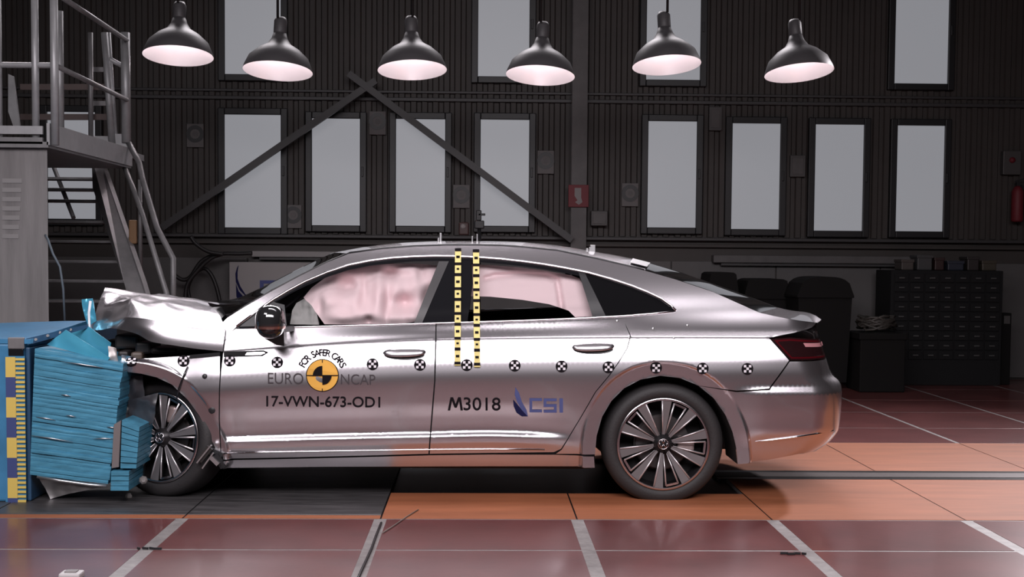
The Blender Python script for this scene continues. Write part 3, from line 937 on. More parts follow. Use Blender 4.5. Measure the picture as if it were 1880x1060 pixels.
DF = H([(410, 646), (412, 627), (428, 607), (434, 603)] + [(x, y + 2) for x, y in BELT[1:4]] + [(799.5, 625), (797.5, 700), (791, 780), (787, 834), (700, 836.5), (560, 840), (412, 843), (407, 830), (403, 770), (405, 690)])
panel('front_door', DF, PAINT, car, mirror=True)
DR = H([(801, 595.5)] + [(x, y + 2) for x, y in BELT[4:]] + [(1150, 600), (1157, 617), (1151, 640), (1135, 666), (1118, 690), (1093, 720), (1064, 770), (1043, 805), (1030, 825), (1017, 831), (900, 832.5), (788.5, 834), (792.5, 780), (799, 700), (801, 625)])
panel('rear_door', DR, PAINT, car, mirror=True)
SILL = H([(410, 845), (560, 842), (700, 838.5), (788, 836), (900, 834.5), (1020, 835), (1090, 837), (1091, 857), (900, 857), (600, 858), (412, 860)])
panel('sill', SILL, PAINT, car, mirror=True)


def Wf(X, z):
    w = W(X, z)
    f_ = sstep(-1.45, -1.95, X)
    return w - .012 * f_ * math.sin(9 * X + 4 * z) - .03 * f_ * sstep(.86, .95, z)


FEATF.append(Wf)
FEN = H([(404, 650), (345, 653.5), (300, 656), (262, 658), (236, 661)]) + [(at(228, 672, 7.33).x, at(228, 672, 7.33).z)] + [(p.x, p.z) for p in _fa[::-1][1:]] + H([(406, 838), (406, 830), (402, 770), (404, 690)])
panel('front_fender', FEN, PAINT, car, fn=Wf, mirror=True)
BUMP = [(p.x, p.z) for p in _ra[9:]] + H([(1410, 845), (1470, 833)]) + [(XE(z) - .004, z) for z in (.262, .30, .35, .40, .50, .60, .67, .74, .80)] + H([(1450, 664), (1413, 716.5), (1352, 720)])
panel('rear_bumper', BUMP, PAINT, car, gap=.0009, mirror=True)
TL = H([(1414, 622), (1450, 619.5)]) + [(XE(.915) - .004, .915), (XE(.81) - .004, .805)] + H([(1451, 662)])
o = panel('tail_light', TL, LAMPDARK, car, off=-.004, mirror=True)
ctr = (sum(p[0] for p in TL) / len(TL), sum(p[1] for p in TL) / len(TL))
panel('lamp_border', shrink(TL, .010), LAMPRED, o, off=-.0055, gap=0, flange=0)
panel('lamp_lens', shrink(TL, .019), LAMPDARK, o, off=-.0070, gap=0, flange=.001)
z_ = hit(1480, 632)
panel('lamp_highlight', H([(1474, 630), (1508, 627), (1510, 634), (1478, 637)]), mat('lamp_highlight_pink', (.55, .25, .27), .2, 0, 1), o, off=-.0085, gap=0, flange=.004)  # pinkish highlight on the lamp, painted as a raised patch

# black shell behind the panel gaps
SH = H([(412, 640), (440, 604), (800, 596), (1143, 584), (1240, 576), (1400, 590), (1410, 618), (1440, 662), (1400, 710), (1290, 708), (1211, 688), (1145, 711), (1103, 765), (1092, 800), (1090, 852), (412, 852), (402, 830), (398, 770), (404, 700)])
panel('inner_shell', SH, DARKIN, car, off=.024, dx=.06, dz=.03, flange=0, gap=0, mirror=True)

# --- window surrounds
ctop = [(x, y + 1.0) for x, y in CHR]
inner = [(505, 556), (530, 541), (560, 526), (600, 509), (640, 496), (680, 488), (720, 483), (760, 480.5), (800, 479.5), (840, 480), (880, 482), (920, 485), (960, 489.5), (1000, 495), (1040, 502), (1066, 507.5)]
# front window: band along the top
band = H(ctop[2:] [:19]) + H(inner[::-1])
panel('window_frame', H(ctop[2:18]) + H(inner[::-1]), GLOSSB, car, off=.006, gap=0, flange=.01, mirror=True)
panel('mirror_sail', H([(436, 600), (470, 575), (500, 553), (506, 556), (522, 560), (526, 598)]), BLACKP, car, off=.006, gap=0, flange=.01, mirror=True)
panel('pillar_cover', H([(822, 479), (866, 481), (868, 520), (858, 592), (772, 594), (788, 555), (806, 515)]), GLOSSB, car, off=.004, gap=0, flange=.012, mirror=True)
panel('door_window_divider', H([(1062, 500), (1074, 502), (1112, 580), (1088, 582)]), BLACKP, car, off=.002, gap=0, flange=.012, mirror=True)
panel('door_window_divider', H([(806, 480), (824, 480), (775, 593), (760, 594)]), mat('divider_grey', (.055, .053, .055), .4), car, off=.0, gap=0, flange=.012, mirror=True)
panel('front_side_window', H([(522, 546), (560, 527), (600, 510), (640, 497), (680, 489), (720, 484), (760, 481.5), (808, 480.5), (764, 593), (640, 597), (526, 599)]), CLEAR, car, off=.010, gap=0, flange=0, mirror=True)
panel('rear_side_window', H([(866, 482), (920, 486), (960, 490.5), (1000, 496), (1040, 503), (1064, 508), (1094, 581), (960, 587), (858, 591)]), CLEAR, car, off=.010, gap=0, flange=0, mirror=True)
panel('quarter_window', H([(1076, 504), (1120, 514), (1160, 527), (1190, 539), (1212, 550), (1228, 561), (1236, 570), (1200, 574), (1111, 580)]), mat('quarter_glass_black', (.008, .008, .009), .03, 0, 1), car, off=.004, gap=0, flange=.01, mirror=True)
panel('belt_seal', H([(434, 600.5), (520, 599), (640, 596.5), (800, 592), (960, 587), (1060, 583), (1110, 580.5), (1110, 583.5), (1060, 586), (960, 590), (800, 595), (640, 599.5), (520, 602.5), (434, 604)]), GLOSSB, car, off=-.002, gap=0, flange=.01, mirror=True)


def surf(px, py, off=0.0):
    X, z = hit(px, py); return Vector((X, YC - W(X, z) - off, z))


o = MB().tube([surf(x, y, .001) for x, y in CHR], .0065, CHROME, 8).build('window_chrome_strip', car); mirrored(o, car)
o = MB().tube([surf(x, y, .003) for x, y in [(440, 602.5), (520, 601.5), (640, 598.5), (800, 594), (960, 589), (1060, 585), (1145, 580.5), (1200, 576), (1240, 571.5)]], .0048, CHROME, 8).build('belt_chrome_strip', car); mirrored(o, car)
o = MB().tube([surf(x, y, .002) for x, y in [(1386, 811), (1420, 808), (1460, 803), (1500, 797), (1530, 791)]], [.002, .007, .008, .007, .004], CHROME, 8).build('bumper_chrome_strip', car); mirrored(o, car)
o = MB().tube([surf(x, y, .002) for x, y in [(412, 832), (500, 830.5), (650, 828), (787, 826), (900, 825), (1000, 826)]], .004, CHROME, 6).build('sill_chrome_strip', car); mirrored(o, car)
STRIPB = mat('strip_black', (.012, .012, .013), .7, spec=.15)
# fender badge strip on the crease
panel('fender_strip', H([(349, 652), (404, 647), (404, 654), (347, 658.5)]), STRIPB, car, off=-.004, gap=0, flange=.012)
panel('fender_strip', H([(411, 646), (484, 643.5), (493, 647), (482, 654), (411, 656)]), STRIPB, car, off=-.003, gap=0, flange=.012)
panel('side_badge', H([(454, 647), (484, 646), (488, 648.5), (479, 652), (450, 652.5)]), CHROME, car, off=-.006, gap=.001, flange=.01)
panel('badge_inlay', H([(460, 648.3), (482, 647.6), (477, 651), (457, 651.3)]), mat('badge_grey', (.5, .48, .5), .3, .6), car, off=-.009, gap=0, flange=.006)

# --- door handles
def handle(x0, x1, y, door):
    a, b_ = surf(x0, y), surf(x1, y - 1)
    L_ = b_.x - a.x; c = (a + b_) / 2
    rec = MB(); P = []
    n = 40
    ring = [(c.x + math.cos(t) * L_ * .47, c.z - .012 + math.sin(t) * .026) for t in [2 * math.pi * k / n for k in range(n)]]
    rr = panel('handle_recess', ring, BLACKP, car, off=-.0012, gap=0, flange=.006)
    rows = []
    for i in range(25):
        u = -1 + 2 * i / 24
        env = max(0.0, 1 - abs(u) ** 2.6) ** .5
        x = c.x + u * L_ / 2
        w0 = W(x, c.z)
        row = []
        for k in range(16):
            t = 2 * math.pi * k / 16
            row.append((x, YC - w0 - .014 * env - .012 * env * math.cos(t) + .011 * env * math.sin(t) - .004, c.z + .004 + (.023 * env + .002) * math.sin(t) + .004 * u))
        row.append(row[0]); rows.append(row)
    MB().grid(rows, CHROME if False else PAINT).build('door_handle', car)
    return a


handle(703, 782, 649, 'front')
handle(1050, 1128, 638.5, 'rear')

# --- upper loft: windscreen, roof, rear window, boot lid
def upper(mid, edge, t):
    """t = 0 near edge, 1 centre line"""
    return Vector((lerp(edge.x, mid.x, t * t * (2 - t) if False else t), lerp(edge.y, mid.y, t), lerp(edge.z, mid.z, math.sin(t * math.pi / 2) ** .9)))


def fine(pts, n):
    xs = list(range(len(pts)))
    return [(pchip(xs, [p[0] for p in pts], i * (len(pts) - 1) / n), pchip(xs, [p[1] for p in pts], i * (len(pts) - 1) / n)) for i in range(n + 1)]


def loft(name, e_px, m_px, material, n=24, drop=0.0, label=None):
    E = [surf(x, y) for x, y in fine(e_px, n)]; Mm = [at(x, y, YC) for x, y in fine(m_px, n)]
    P = []
    for e, m_ in zip(E, Mm):
        e = e - Vector((0, 0, drop)); m_ = m_ - Vector((0, 0, drop))
        row = [upper(m_, e, k / 12) for k in range(13)]
        row += [Vector((p.x, 2 * YC - p.y, p.z)) for p in row[-2::-1]]
        P.append(row)
    return MB().grid(P, material).build(name, car, label)


loft('windscreen', EDGE[:6], MID[:6], SCREEN)
loft('roof', EDGE[5:16], MID[5:16], PAINT, 40)
loft('rear_window', EDGE[15:], MID[15:], mat('rear_glass', (.012, .012, .013), .04, 0, 1), 20)
BE = [(1394, 574), (1420, 580), (1445, 585), (1469, 589), (1490, 591.5), (1501, 593)]
BM = [(1429, 565), (1445, 569), (1458, 571), (1480, 573.5), (1496, 579), (1508, 587)]
loft('boot_lid', BE, BM, PAINT, 16)
# roof groove moulding
o = MB().tube([surf(x, y, .0) + Vector((0, .012, .004)) for x, y in EDGE[5:16]], .006, BLACKP, 6).build('roof_moulding', car); mirrored(o, car)
# A-pillar seal beside the windscreen
o = MB().tube([surf(x, y, .0) + Vector((0, .008, .002)) for x, y in EDGE[:6]], .006, BLACKP, 6).build('windscreen_seal', car); mirrored(o, car)

# --- tail: fascia between the corners
P = []
zs_ = [.23, .27, .31, .36, .42, .50, .58, .64, .69, .73, .77, .81, .86, .90, .94, .975, 1.0]
for z in zs_:
    X0 = XE(z) - .004; w0 = W(X0, z)
    row = []
    for k in range(17):
        s = -1 + 2 * k / 16
        row.append((X0 + .075 * (1 - s * s), YC + s * w0, z))
    P.append(row)
MB().grid(P, PAINT).build('tail_panel', car)
P = [[(x - .06 * t, y, z - .004 * t) for x, y, z in P[0]] for t in (0, 1, 3)]
MB().grid(P, BLACKP).build('rear_diffuser', car)
# spoiler lip closing the boot lid to the tail panel
e = surf(1501, 593); m_ = at(1508, 587, YC)
rowt = [upper(m_, e, k / 12) for k in range(13)]; rowt += [Vector((p.x, 2 * YC - p.y, p.z)) for p in rowt[-2::-1]]
rowb = []
for k, p in enumerate(rowt):
    rowb.append(Vector((min(p.x, XE(.97)) - .03, p.y, p.z - .045)))
MB().grid([rowt, [lerp(a, b_, .45) + Vector((.012, 0, 0)) for a, b_ in zip(rowt, rowb)], rowb], PAINT).build('spoiler_lip', car)

# --- wheel arches (liners), floor pan, cabin
def liner(arch, name):
    P = []
    for y in (YC - .90, YC - .80, YC - .55):
        P.append([(p.x, y + .0, p.z) for p in arch])
    o = MB().grid(P, DARKIN).build(name, car); mirrored(o, car)


liner(_ra, 'wheel_arch_liner'); liner(_fa, 'wheel_arch_liner')
xa, xb = at(412, 850, 7.4).x, at(1092, 850, 7.4).x
MB().bbox((xa, YC - .84, .17), (xb, YC + .84, .30), DARKIN, .03).build('floor_pan', car)
MB().bbox((xb, YC - .55, .24), (XE(.3) - .12, YC + .55, .60), DARKIN, .05).build('rear_floor_pan', car)
MB().bbox((xb - .05, YC - .70, .60), (XE(.8) - .15, YC + .70, .86), DARKIN, .05).build('boot_floor', car)
MB().bbox((at(250, 700, 7.6).x, YC - .55, .22), (xa, YC + .55, .80), DARKIN, .05).build('engine_bay', car)
MB().bbox((xa + .02, YC - .80, .78), (xa + .25, YC + .80, .98), DARKIN, .04).build('dashboard', car)
# inner door trims
for s in (-1, 1):
    MB().bbox((xa + .2, YC + s * .77 - .02, .3), (xb, YC + s * .77 + .02, .965), DARKIN, .02).build('door_trim', car)
# seats
def seat(x0, yc_):
    m = MB().bbox((x0, yc_ - .24, .42), (x0 + .52, yc_ + .24, .56), DARKIN, .05)
    m.hexa([(x0 + .44, yc_ - .23, .5), (x0 + .58, yc_ - .23, .5), (x0 + .58, yc_ + .23, .5), (x0 + .44, yc_ + .23, .5),
            (x0 + .66, yc_ - .2, 1.12), (x0 + .76, yc_ - .2, 1.12), (x0 + .76, yc_ + .2, 1.12), (x0 + .66, yc_ + .2, 1.12)], DARKIN)
    m.bbox((x0 + .70, yc_ - .13, 1.13), (x0 + .79, yc_ + .13, 1.30), DARKIN, .04)
    m.build('front_seat', car)


xs_ = at(620, 600, 7.8).x
seat(xs_, YC - .38); seat(xs_, YC + .38)
MB().bbox((xs_ + 1.05, YC - .66, .42), (xs_ + 1.5, YC + .66, .6), DARKIN, .05).hexa(
    [(xs_ + 1.4, YC - .66, .55), (xs_ + 1.58, YC - .66, .55), (xs_ + 1.58, YC + .66, .55), (xs_ + 1.4, YC + .66, .55),
     (xs_ + 1.62, YC - .58, 1.1), (xs_ + 1.74, YC - .58, 1.1), (xs_ + 1.74, YC + .58, 1.1), (xs_ + 1.62, YC + .58, 1.1)], DARKIN).build('rear_bench', car)
# headliner
hl = loft('headliner', EDGE[4:17], MID[4:17], DARKIN, 20, drop=.03)

# --- curtain airbags
LOB = [(604, 552, 30, 26, .050), (650, 556, 20, 30, .030), (693, 545, 13, 46, .050), (668, 578, 22, 16, .034), (724, 530, 16, 30, .030), (762, 522, 26, 26, .038),
       (757, 582, 22, 14, .042), (715, 584, 20, 14, .036), (625, 584, 26, 12, .030), (640, 500, 30, 12, .022), (742, 494, 30, 10, .024), (795, 510, 14, 18, .030),
       (634, 528, 18, 13, -.046), (714, 503, 18, 11, -.042), (738, 558, 17, 13, -.052), (674, 592, 8, 10, -.026), (784, 548, 11, 22, -.034), (664, 538, 7, 26, -.024), (582, 562, 8, 16, -.020), (708, 562, 6, 30, -.018), (772, 500, 8, 14, -.02)]
LOBX = []
for (x, y, rx_, rz_, a) in LOB:
    X, z = hit(x, y); LOBX.append((X, z, rx_ / 318, rz_ / 318, a))


def airf(X, z):
    v = 0
    for (cx_, cz_, rx_, rz_, a) in LOBX:
        dx_, dz_ = (X - cx_) / rx_, (z - cz_) / rz_
        q = dx_ * dx_ + dz_ * dz_
        if q < 9: v += 1.7 * a * math.exp(-q)
    v += .012 * noise.noise(Vector((X * 7 + z * 3, z * 5, 3))) + .005 * noise.noise(Vector((X * 22, z * 14, 1)))
    return W(X, z) - .150 + v


panel('curtain_airbag', H([(551, 548), (566, 530), (590, 512), (625, 498), (665, 489), (710, 485), (760, 484), (800, 488), (812, 490), (800, 520), (785, 552), (776, 590), (740, 596), (660, 598), (590, 598), (577, 580), (566, 566)]),
      AIRBAG, car, fn=airf, dx=.012, dz=.010, flange=.10, gap=0, label='inflated pinkish white curtain airbag in the front window')
SEAMX = H([(892, 512), (910, 507), (950, 505), (1005, 508), (1025, 515), (1030, 545), (1034, 575)])


def airr(X, z):
    d = polydist([Vector((a, 0, c)) for a, c in SEAMX], X, z)
    xm, zm = hit(960, 535)
    v = .05 - .035 * math.exp(-(d / .016) ** 2) + .012 * math.sin((X - z * .3) * 9) + .006 * noise.noise(Vector((X * 8, z * 22, 5)))
    return W(X, z) - .10 + v - .05


panel('curtain_airbag', H([(862, 486), (900, 487), (950, 491), (1000, 497), (1050, 506), (1066, 512), (1084, 545), (1100, 582), (1058, 584), (1046, 572), (1010, 560), (960, 552), (900, 546), (862, 545)]),
      AIRBAG, car, fn=airr, dx=.012, dz=.010, flange=.06, gap=0, label='flat pinkish curtain airbag in the rear door window')
# grey deflated bag by the dashboard


def greyf(X, z):
    return W(X, z) - .14 + .03 * noise.noise(Vector((X * 14, z * 10, 9))) + .012 * noise.noise(Vector((X * 40, z * 30, 2)))


panel('deflated_airbag', H([(526, 598), (530, 572), (538, 558), (552, 550), (566, 562), (576, 580), (580, 599)]), GREYBAG, car, fn=greyf, dx=.012, dz=.01, flange=.05, gap=0)

# --- bonnet: crumpled clamshell
def spline(pts, t):
    xs = [i / (len(pts) - 1) for i in range(len(pts))]
    return Vector([pchip(xs, [p[k] for p in pts], t) for k in range(len(pts[0]))])


BB = [(169, 607, 7.62), (186, 606, 7.56), (204, 603, 7.50), (228, 607, 7.44), (252, 614, 7.40), (279, 628, 7.36), (316, 634, 7.345), (364, 641, 7.335), (409, 645.5, 7.328)]
BS = [(170, 604, 7.66), (190, 592, 7.64), (212, 586, 7.58), (236, 583, 7.47), (262, 585, 7.42), (300, 591, 7.39), (340, 599, 7.378), (380, 604, 7.37), (414, 606, 7.365)]
BT = [(193, 528, 8.21), (203, 529, 8.21), (222, 532, 8.21), (245, 536, 8.21), (270, 540, 8.21), (300, 544, 8.21), (330, 547, 8.21), (358, 550, 8.21), (381, 556, 8.21)]
w3 = lambda L_: [tuple(at(x, y, Y)) for x, y, Y in L_]
B3, S3, T3 = w3(BB), w3(BS), w3(BT)
Pf = []; Pt = []
NU = 60
for i in range(NU + 1):
    t = i / NU
    b0, s0, t0 = spline(B3, t), spline(S3, t), spline(T3, t)
    row = []
    cr = 1 - sstep(.25, .85, t)
    for k in range(11):
        u = k / 10
        p = lerp(b0, s0, u)
        p.y -= .010 * math.sin(math.pi * u) * (1 - cr * .4)
        p.y += cr * .018 * noise.noise(Vector((p.x * 7, p.z * 9, 2))) * math.sin(math.pi * u)
        row.append(p)
    Pf.append(row)
    row = []
    for k in range(25):
        u = k / 24
        p = lerp(s0, t0, u)
        # belly along the shoulder and crown
        p.z += .035 * math.sin(math.pi * min(1, u * 1.15)) * (.35 + .65 * t)
        e_ = math.sin(math.pi * clamp(u * 1.02)) ** .6
        n1 = noise.noise(Vector((p.x * 4.2, p.y * 3.4, 1.5))); n2 = noise.noise(Vector((p.x * 11, p.y * 8, 4)))
        rid = 1 - abs(noise.noise(Vector((p.x * 5 + p.y * 3, p.y * 2.2, 8)))) * 2
        p.z += e_ * ((.030 * n1 + .012 * n2 + .022 * (rid - .5)) * (.2 + .8 * cr))
        row.append(p)
    row += [Vector((p.x, 2 * YC - p.y, p.z)) for p in row[-2::-1]]
    Pt.append(row)
CRUMPLED = PAINT
bn = MB().grid(Pt, CRUMPLED).build('bonnet', car, 'crumpled silver bonnet buckled up in the middle')
o = MB().grid(Pf, CRUMPLED).build('bonnet_flank', bn)
o2 = MB().grid([[Vector((p.x, 2 * YC - p.y, p.z)) for p in r_] for r_ in Pf], CRUMPLED).build('bonnet_flank', bn)
# turned-down front edge and torn lip
MB().grid([[p for p in Pt[0]], [p + Vector((-.012, 0, -.03)) for p in Pt[0]], [p + Vector((.015, 0, -.05)) for p in Pt[0]]], ALU).build('bonnet_front_edge', bn)
# cowl
ca0 = at(404, 590, 7.5)
MB().grid([[Vector(p) + Vector((-.02, 0, -.03)) for p in Pt[-1]], [Vector((at(440, 560, 8.2).x, p.y, p.z - .02)) for p in Pt[-1]]], BLACKP).build('cowl', car)
# triangular filler between bonnet flank and A-pillar
panel('wing_corner', H([(411, 606), (412, 597), (416, 586), (434, 600), (428, 606), (412, 626)]), PAINT, car, off=.001, gap=0, flange=.02, mirror=True)

# engine bay wreckage under the bonnet
rnd = random.Random(3)
ENG = mat('engine_dark', (.03, .025, .024), .5, .3)
for k, (x, y, w_, h_, Y, mm) in enumerate(((232, 628, 44, 26, 7.62, ENG), (262, 640, 30, 22, 7.55, BLACKP), (300, 645, 50, 12, 7.52, ENG), (250, 655, 22, 16, 7.50, mat('engine_brown', (.10, .075, .06), .5)),
                                           (345, 646, 40, 8, 7.48, BLACKP), (225, 660, 20, 30, 7.50, ENG), (205, 645, 30, 40, 7.8, ENG))):
    m_ = MB(); pbox(m_, x - w_ / 2, y - h_ / 2, x + w_ / 2, y + h_ / 2, Y, .25, mm, .015); m_.build('engine_part', car)


def shard(name, pts, Y, mm, amp=.02, th=.006, n=10, parent=car, label=None, seed=0, lean=0.0):
    """crumpled sheet over a traced quad"""
    c = [at(x, y, Y + (lean if i in (0, 1) else 0)) for i, (x, y) in enumerate(pts)]
    P = []; Q = []
    for i in range(n + 1):
        r1 = []; r2 = []
        for j in range(n + 1):
            p = lerp(lerp(c[0], c[1], j / n), lerp(c[3], c[2], j / n), i / n)
            d_ = amp * (noise.noise(Vector((p.x * 9 + seed, p.z * 9, seed * 1.7))) + .5 * noise.noise(Vector((p.x * 22, p.z * 22, seed))))
            r1.append(p + Vector((0, d_, 0))); r2.append(p + Vector((0, d_ + th, 0)))
        P.append(r1); Q.append(r2)
    m_ = MB().grid(P, mm, True).grid(Q, mm, True)
    rim = [P[0][j] for j in range(n + 1)] + [P[i][n] for i in range(1, n + 1)] + [P[n][j] for j in range(n - 1, -1, -1)] + [P[i][0] for i in range(n - 1, 0, -1)]
    rim2 = [Q[0][j] for j in range(n + 1)] + [Q[i][n] for i in range(1, n + 1)] + [Q[n][j] for j in range(n - 1, -1, -1)] + [Q[i][0] for i in range(n - 1, 0, -1)]
    m_.grid([rim + rim[:1], rim2 + rim2[:1]], mm, False)
    return m_.build(name, parent, label)


LINERB = mat('torn_liner_plastic', (.035, .036, .042), .35)
shard('torn_bumper', [(222, 690), (262, 690), (268, 790), (226, 792)], 7.40, LINERB, .05, seed=1)
shard('torn_wheel_liner', [(235, 735), (290, 722), (282, 776), (238, 800)], 7.36, LINERB, .03, seed=2)
shard('torn_bumper', [(238, 790), (268, 780), (264, 884), (242, 890)], 7.44, BLACKP, .04, seed=3)
shard('torn_fender_tip', [(222, 652), (242, 655), (240, 682), (226, 690)], 7.34, PAINT, .03, seed=4)
MB().tube([surf(345, 673, .006), surf(338, 690, .006), surf(328, 715, .008), surf(324, 735, .0)], [.004, .006, .007, .003], GLOSSB, 6).build('crack', car)
# broken suspension parts by the sill
for (a, b_, w_, mm) in (((366, 846, 7.27), (386, 822, 7.27), .035, ENG), ((388, 840, 7.26), (401, 853, 7.26), .022, ALU), ((378, 824, 7.3), (408, 838, 7.3), .04, BLACKP), ((396, 834, 7.28), (410, 858, 7.3), .03, BLACKP), ((362, 850, 7.26), (388, 818, 7.26), .008, ALU), ((372, 860, 7.26), (392, 832, 7.26), .008, ALU)):
    MB().bar(at(*a), at(*b_), w_, .03, mm).build('broken_strut', car)
b = at(263, 882, 7.3)
MB().lathe([(0, .018), (.012, .02), (.022, .010), (.025, 0), (.02, -.02), (0, -.02)], mat('chipped_white_cap', (.26, .24, .235), .7), b, (0.3, -1, .2), 7, smooth=False).build('broken_cap', car)

# --- mirror
mc = at(497, 590, 7.10)
def blob(name, c, rx, ry, rz, mm, zlo=-1.0, zhi=1.0, ex=2.4, parent=None, n=20, tap=0.0):
    P = []
    for i in range(n + 1):
        zz = lerp(zlo, zhi, i / n)
        k = max(0.0, 1 - abs(zz) ** ex) ** (1 / ex)
        row = []
        for j in range(29):
            t = 2 * math.pi * j / 28
            ct, s_ = math.cos(t), math.sin(t)
            row.append((c.x + rx * k * (abs(ct) ** .85) * (1 if ct > 0 else -1) * (1 if ct > 0 else 1.05) + tap * zz * rx, c.y + ry * k * s_, c.z + rz * zz))
        P.append(row)
    return MB().grid(P, mm).build(name, parent)


mr = blob('door_mirror', mc, .078, .10, .090, mat('mirror_cap_gloss', (.10, .10, .105), .06, .8, 1.0), -.25, 1.0, parent=car)
blob('mirror_lower_shell', mc + Vector((.0, 0, 0)), .076, .098, .095, GLOSSB, -1.0, -.3, parent=mr)
blob('mirror_band', mc + Vector((0, 0, -.004)), .081, .103, .10, mat('mirror_band_copper', (.45, .30, .26), .15, .9), -.36, -.20, parent=mr)
q0 = at(520, 632, 7.30); q1 = at(500, 606, 7.12)
MB().prism([at(478, 606, 7.14), at(521, 604, 7.14), at(522, 636, 7.22), at(508, 634, 7.22), at(486, 622, 7.18)], (.0, .10, 0), BLACKP).build('mirror_foot', mr)
MB().bar(at(515, 606, 7.15), at(535, 603, 7.36), .03, .03, BLACKP, (0, 0, 1)).build('mirror_arm', mr)

# --- wheels
def wheel(px, py, Yout, rad, yaw, camber, name_lab):
    c0 = at(px, py, Yout + .11)
    root = MB()
    rr = .252 * rad / .347
    S_ = rad / .347
    # barrel: axis +(-Y) local; built around origin, outer face at y=-.11
    barrel = MB().lathe([(rr, -.105), (rr + .008, -.11), (rr + .012, -.10), (rr - .004, -.085), (rr - .012, .02), (rr - .012, .10)], ALLOYD, (0, 0, 0), (0, 1, 0), 64)
    me = barrel.mesh('wheel')
    w_ = bpy.data.objects.new('wheel', me); COL.objects.link(w_)
    w_.location = c0; w_.rotation_euler = (R(camber), 0, R(yaw))
    attach(w_, car, name_lab)

    def sub(mb, nm):
        o_ = bpy.data.objects.new(nm, mb.mesh(nm)); COL.objects.link(o_); o_.parent = w_; return o_
    R0 = rad
    sub(MB().lathe([(rr + .004, -.095), (rr + .02, -.108), (R0 - .055, -.115), (R0 - .025, -.108), (R0 - .008, -.09), (R0, -.06), (R0 + .001, 0), (R0, .06), (R0 - .012, .095), (R0 - .03, .11), (rr, .10)], RUBBER, (0, 0, 0), (0, 1, 0), 72), 'tyre')
    sub(MB().lathe([(rr - .002, -.112), (rr + .006, -.114), (rr + .012, -.110)], ALLOY, (0, 0, 0), (0, 1, 0), 72), 'rim_lip')
    sub(MB().lathe([(0, -.04), (.15 * S_, -.04), (.15 * S_, -.02), (.16 * S_, -.02)], mat('brake_disc', (.10, .09, .09), .4, .8), (0, 0, 0), (0, 1, 0), 40, smooth=False), 'brake_disc')
    sub(MB().lathe([(0, .02), (rr - .012, .02)], DARKIN, (0, 0, 0), (0, 1, 0), 40, smooth=False), 'backing_plate')

    def radial(a0, w0, r0, a1, w1, r1, y0, y1, th, mm, nm):
        """flat wedge between two radii"""
        pts = []
        for (a, wd, r_, y_) in ((a0, w0, r0, y0), (a1, w1, r1, y1)):
            u = Vector((math.cos(a), 0, math.sin(a))); v = Vector((-math.sin(a), 0, math.cos(a)))
            for s in (-1, 1):
                pts.append(u * r_ + v * (s * wd / 2) + Vector((0, y_, 0)))
        f = pts; bk = [p + Vector((0, th, 0)) for p in pts]
        m = MB()
        m.add([f[0], f[1], f[3], f[2]], [(0, 1, 2, 3)], mm)
        m.add([f[0], f[1], f[3], f[2], bk[0], bk[1], bk[3], bk[2]], [(0, 4, 5, 1), (1, 5, 6, 2), (2, 6, 7, 3), (3, 7, 4, 0), (4, 7, 6, 5)], ALLOYD)
        o_ = sub(m, nm)
        return o_
    def pol(a, r0, r1, nm):
        u = Vector((math.cos(a), 0, math.sin(a)))
        sub(MB().tube([u * r0 + Vector((0, -.086, 0)), u * lerp(r0, r1, .5) + Vector((0, -.1, 0)), u * r1 + Vector((0, -.107, 0))], [.003, .0045, .0055], POLI, 8), nm)
    for k in range(5):
        b_ = R(31 - 72 * k)
        for s in (-1, 1):
            radial(b_ + s * R(15.0), .016, .052 * S_, b_ + s * R(17.5), .052 * S_, rr - .002, -.088, -.108, .04, mat('spoke_face', (.21, .195, .2), .38, .5), 'spoke')
            # polished inner edge
            pol(b_ + s * R(11.0), .056 * S_, rr - .004, 'spoke_edge')
        g = R(67 - 72 * k)
        for s in (-1, 1):
            pol(g + s * R(8.6), .06 * S_, rr - .012, 'spoke_frame')
        u0 = Vector((math.cos(g - R(8.6)), 0, math.sin(g - R(8.6)))) * (rr - .014); u1 = Vector((math.cos(g + R(8.6)), 0, math.sin(g + R(8.6)))) * (rr - .014)
        sub(MB().bar(u0 + Vector((0, -.104, 0)), u1 + Vector((0, -.104, 0)), .012, .012, ALLOY), 'spoke_frame')
    hub = sub(MB().lathe([(0, -.108), (.022, -.108), (.034, -.104), (.038, -.095), (.06, -.085), (.06, -.05)], ALLOYD, (0, 0, 0), (0, 1, 0), 32), 'hub_cap')
    # emblem: ring with a V over a W
    em = MB().tube([(.029 * math.cos(t), -.109, .029 * math.sin(t)) for t in [2 * math.pi * k / 24 for k in range(24)]], .0028, ALLOY, 6, closed=True)
    for pts in ([(-.011, .027), (0, .004), (.011, .027)], [(-.025, .013), (-.012, -.022), (0, 0), (.012, -.022), (.025, .013)]):
        for i in range(len(pts) - 1):
            em.tube([(pts[i][0], -.110, pts[i][1]), (pts[i + 1][0], -.110, pts[i + 1][1])], .0024, ALLOY, 6)
    sub(em, 'emblem')
    return w_


def caliper(w_, ang):
    m = MB().bbox((.085, -.07, -.045), (.185, -.02, .045), mat('brake_caliper', (.36, .28, .27), .45, .4), .015)
    o_ = bpy.data.objects.new('brake_caliper', m.mesh('brake_caliper')); COL.objects.link(o_); o_.parent = w_; o_.rotation_euler = (0, R(ang), 0)


wr = wheel(1213, 811, 7.345, .347, 0, 0, 'rear alloy wheel with ten faceted spokes')
caliper(wr, 2)
wf = wheel(314, 802, 7.40, .338, -22, -4, 'front alloy wheel knocked askew in the torn arch')
caliper(wf, -80)
for (src, Yo) in ((wr, 9.065), (wf, 9.03)):
    c = src.copy(); COL.objects.link(c); c.location.y = 2 * YC - src.location.y; c.rotation_euler = (0, 0, math.pi)
    if 'label' in c: del c['label']
    for ch in list(src.children):
        d_ = ch.copy(); COL.objects.link(d_); d_.parent = c

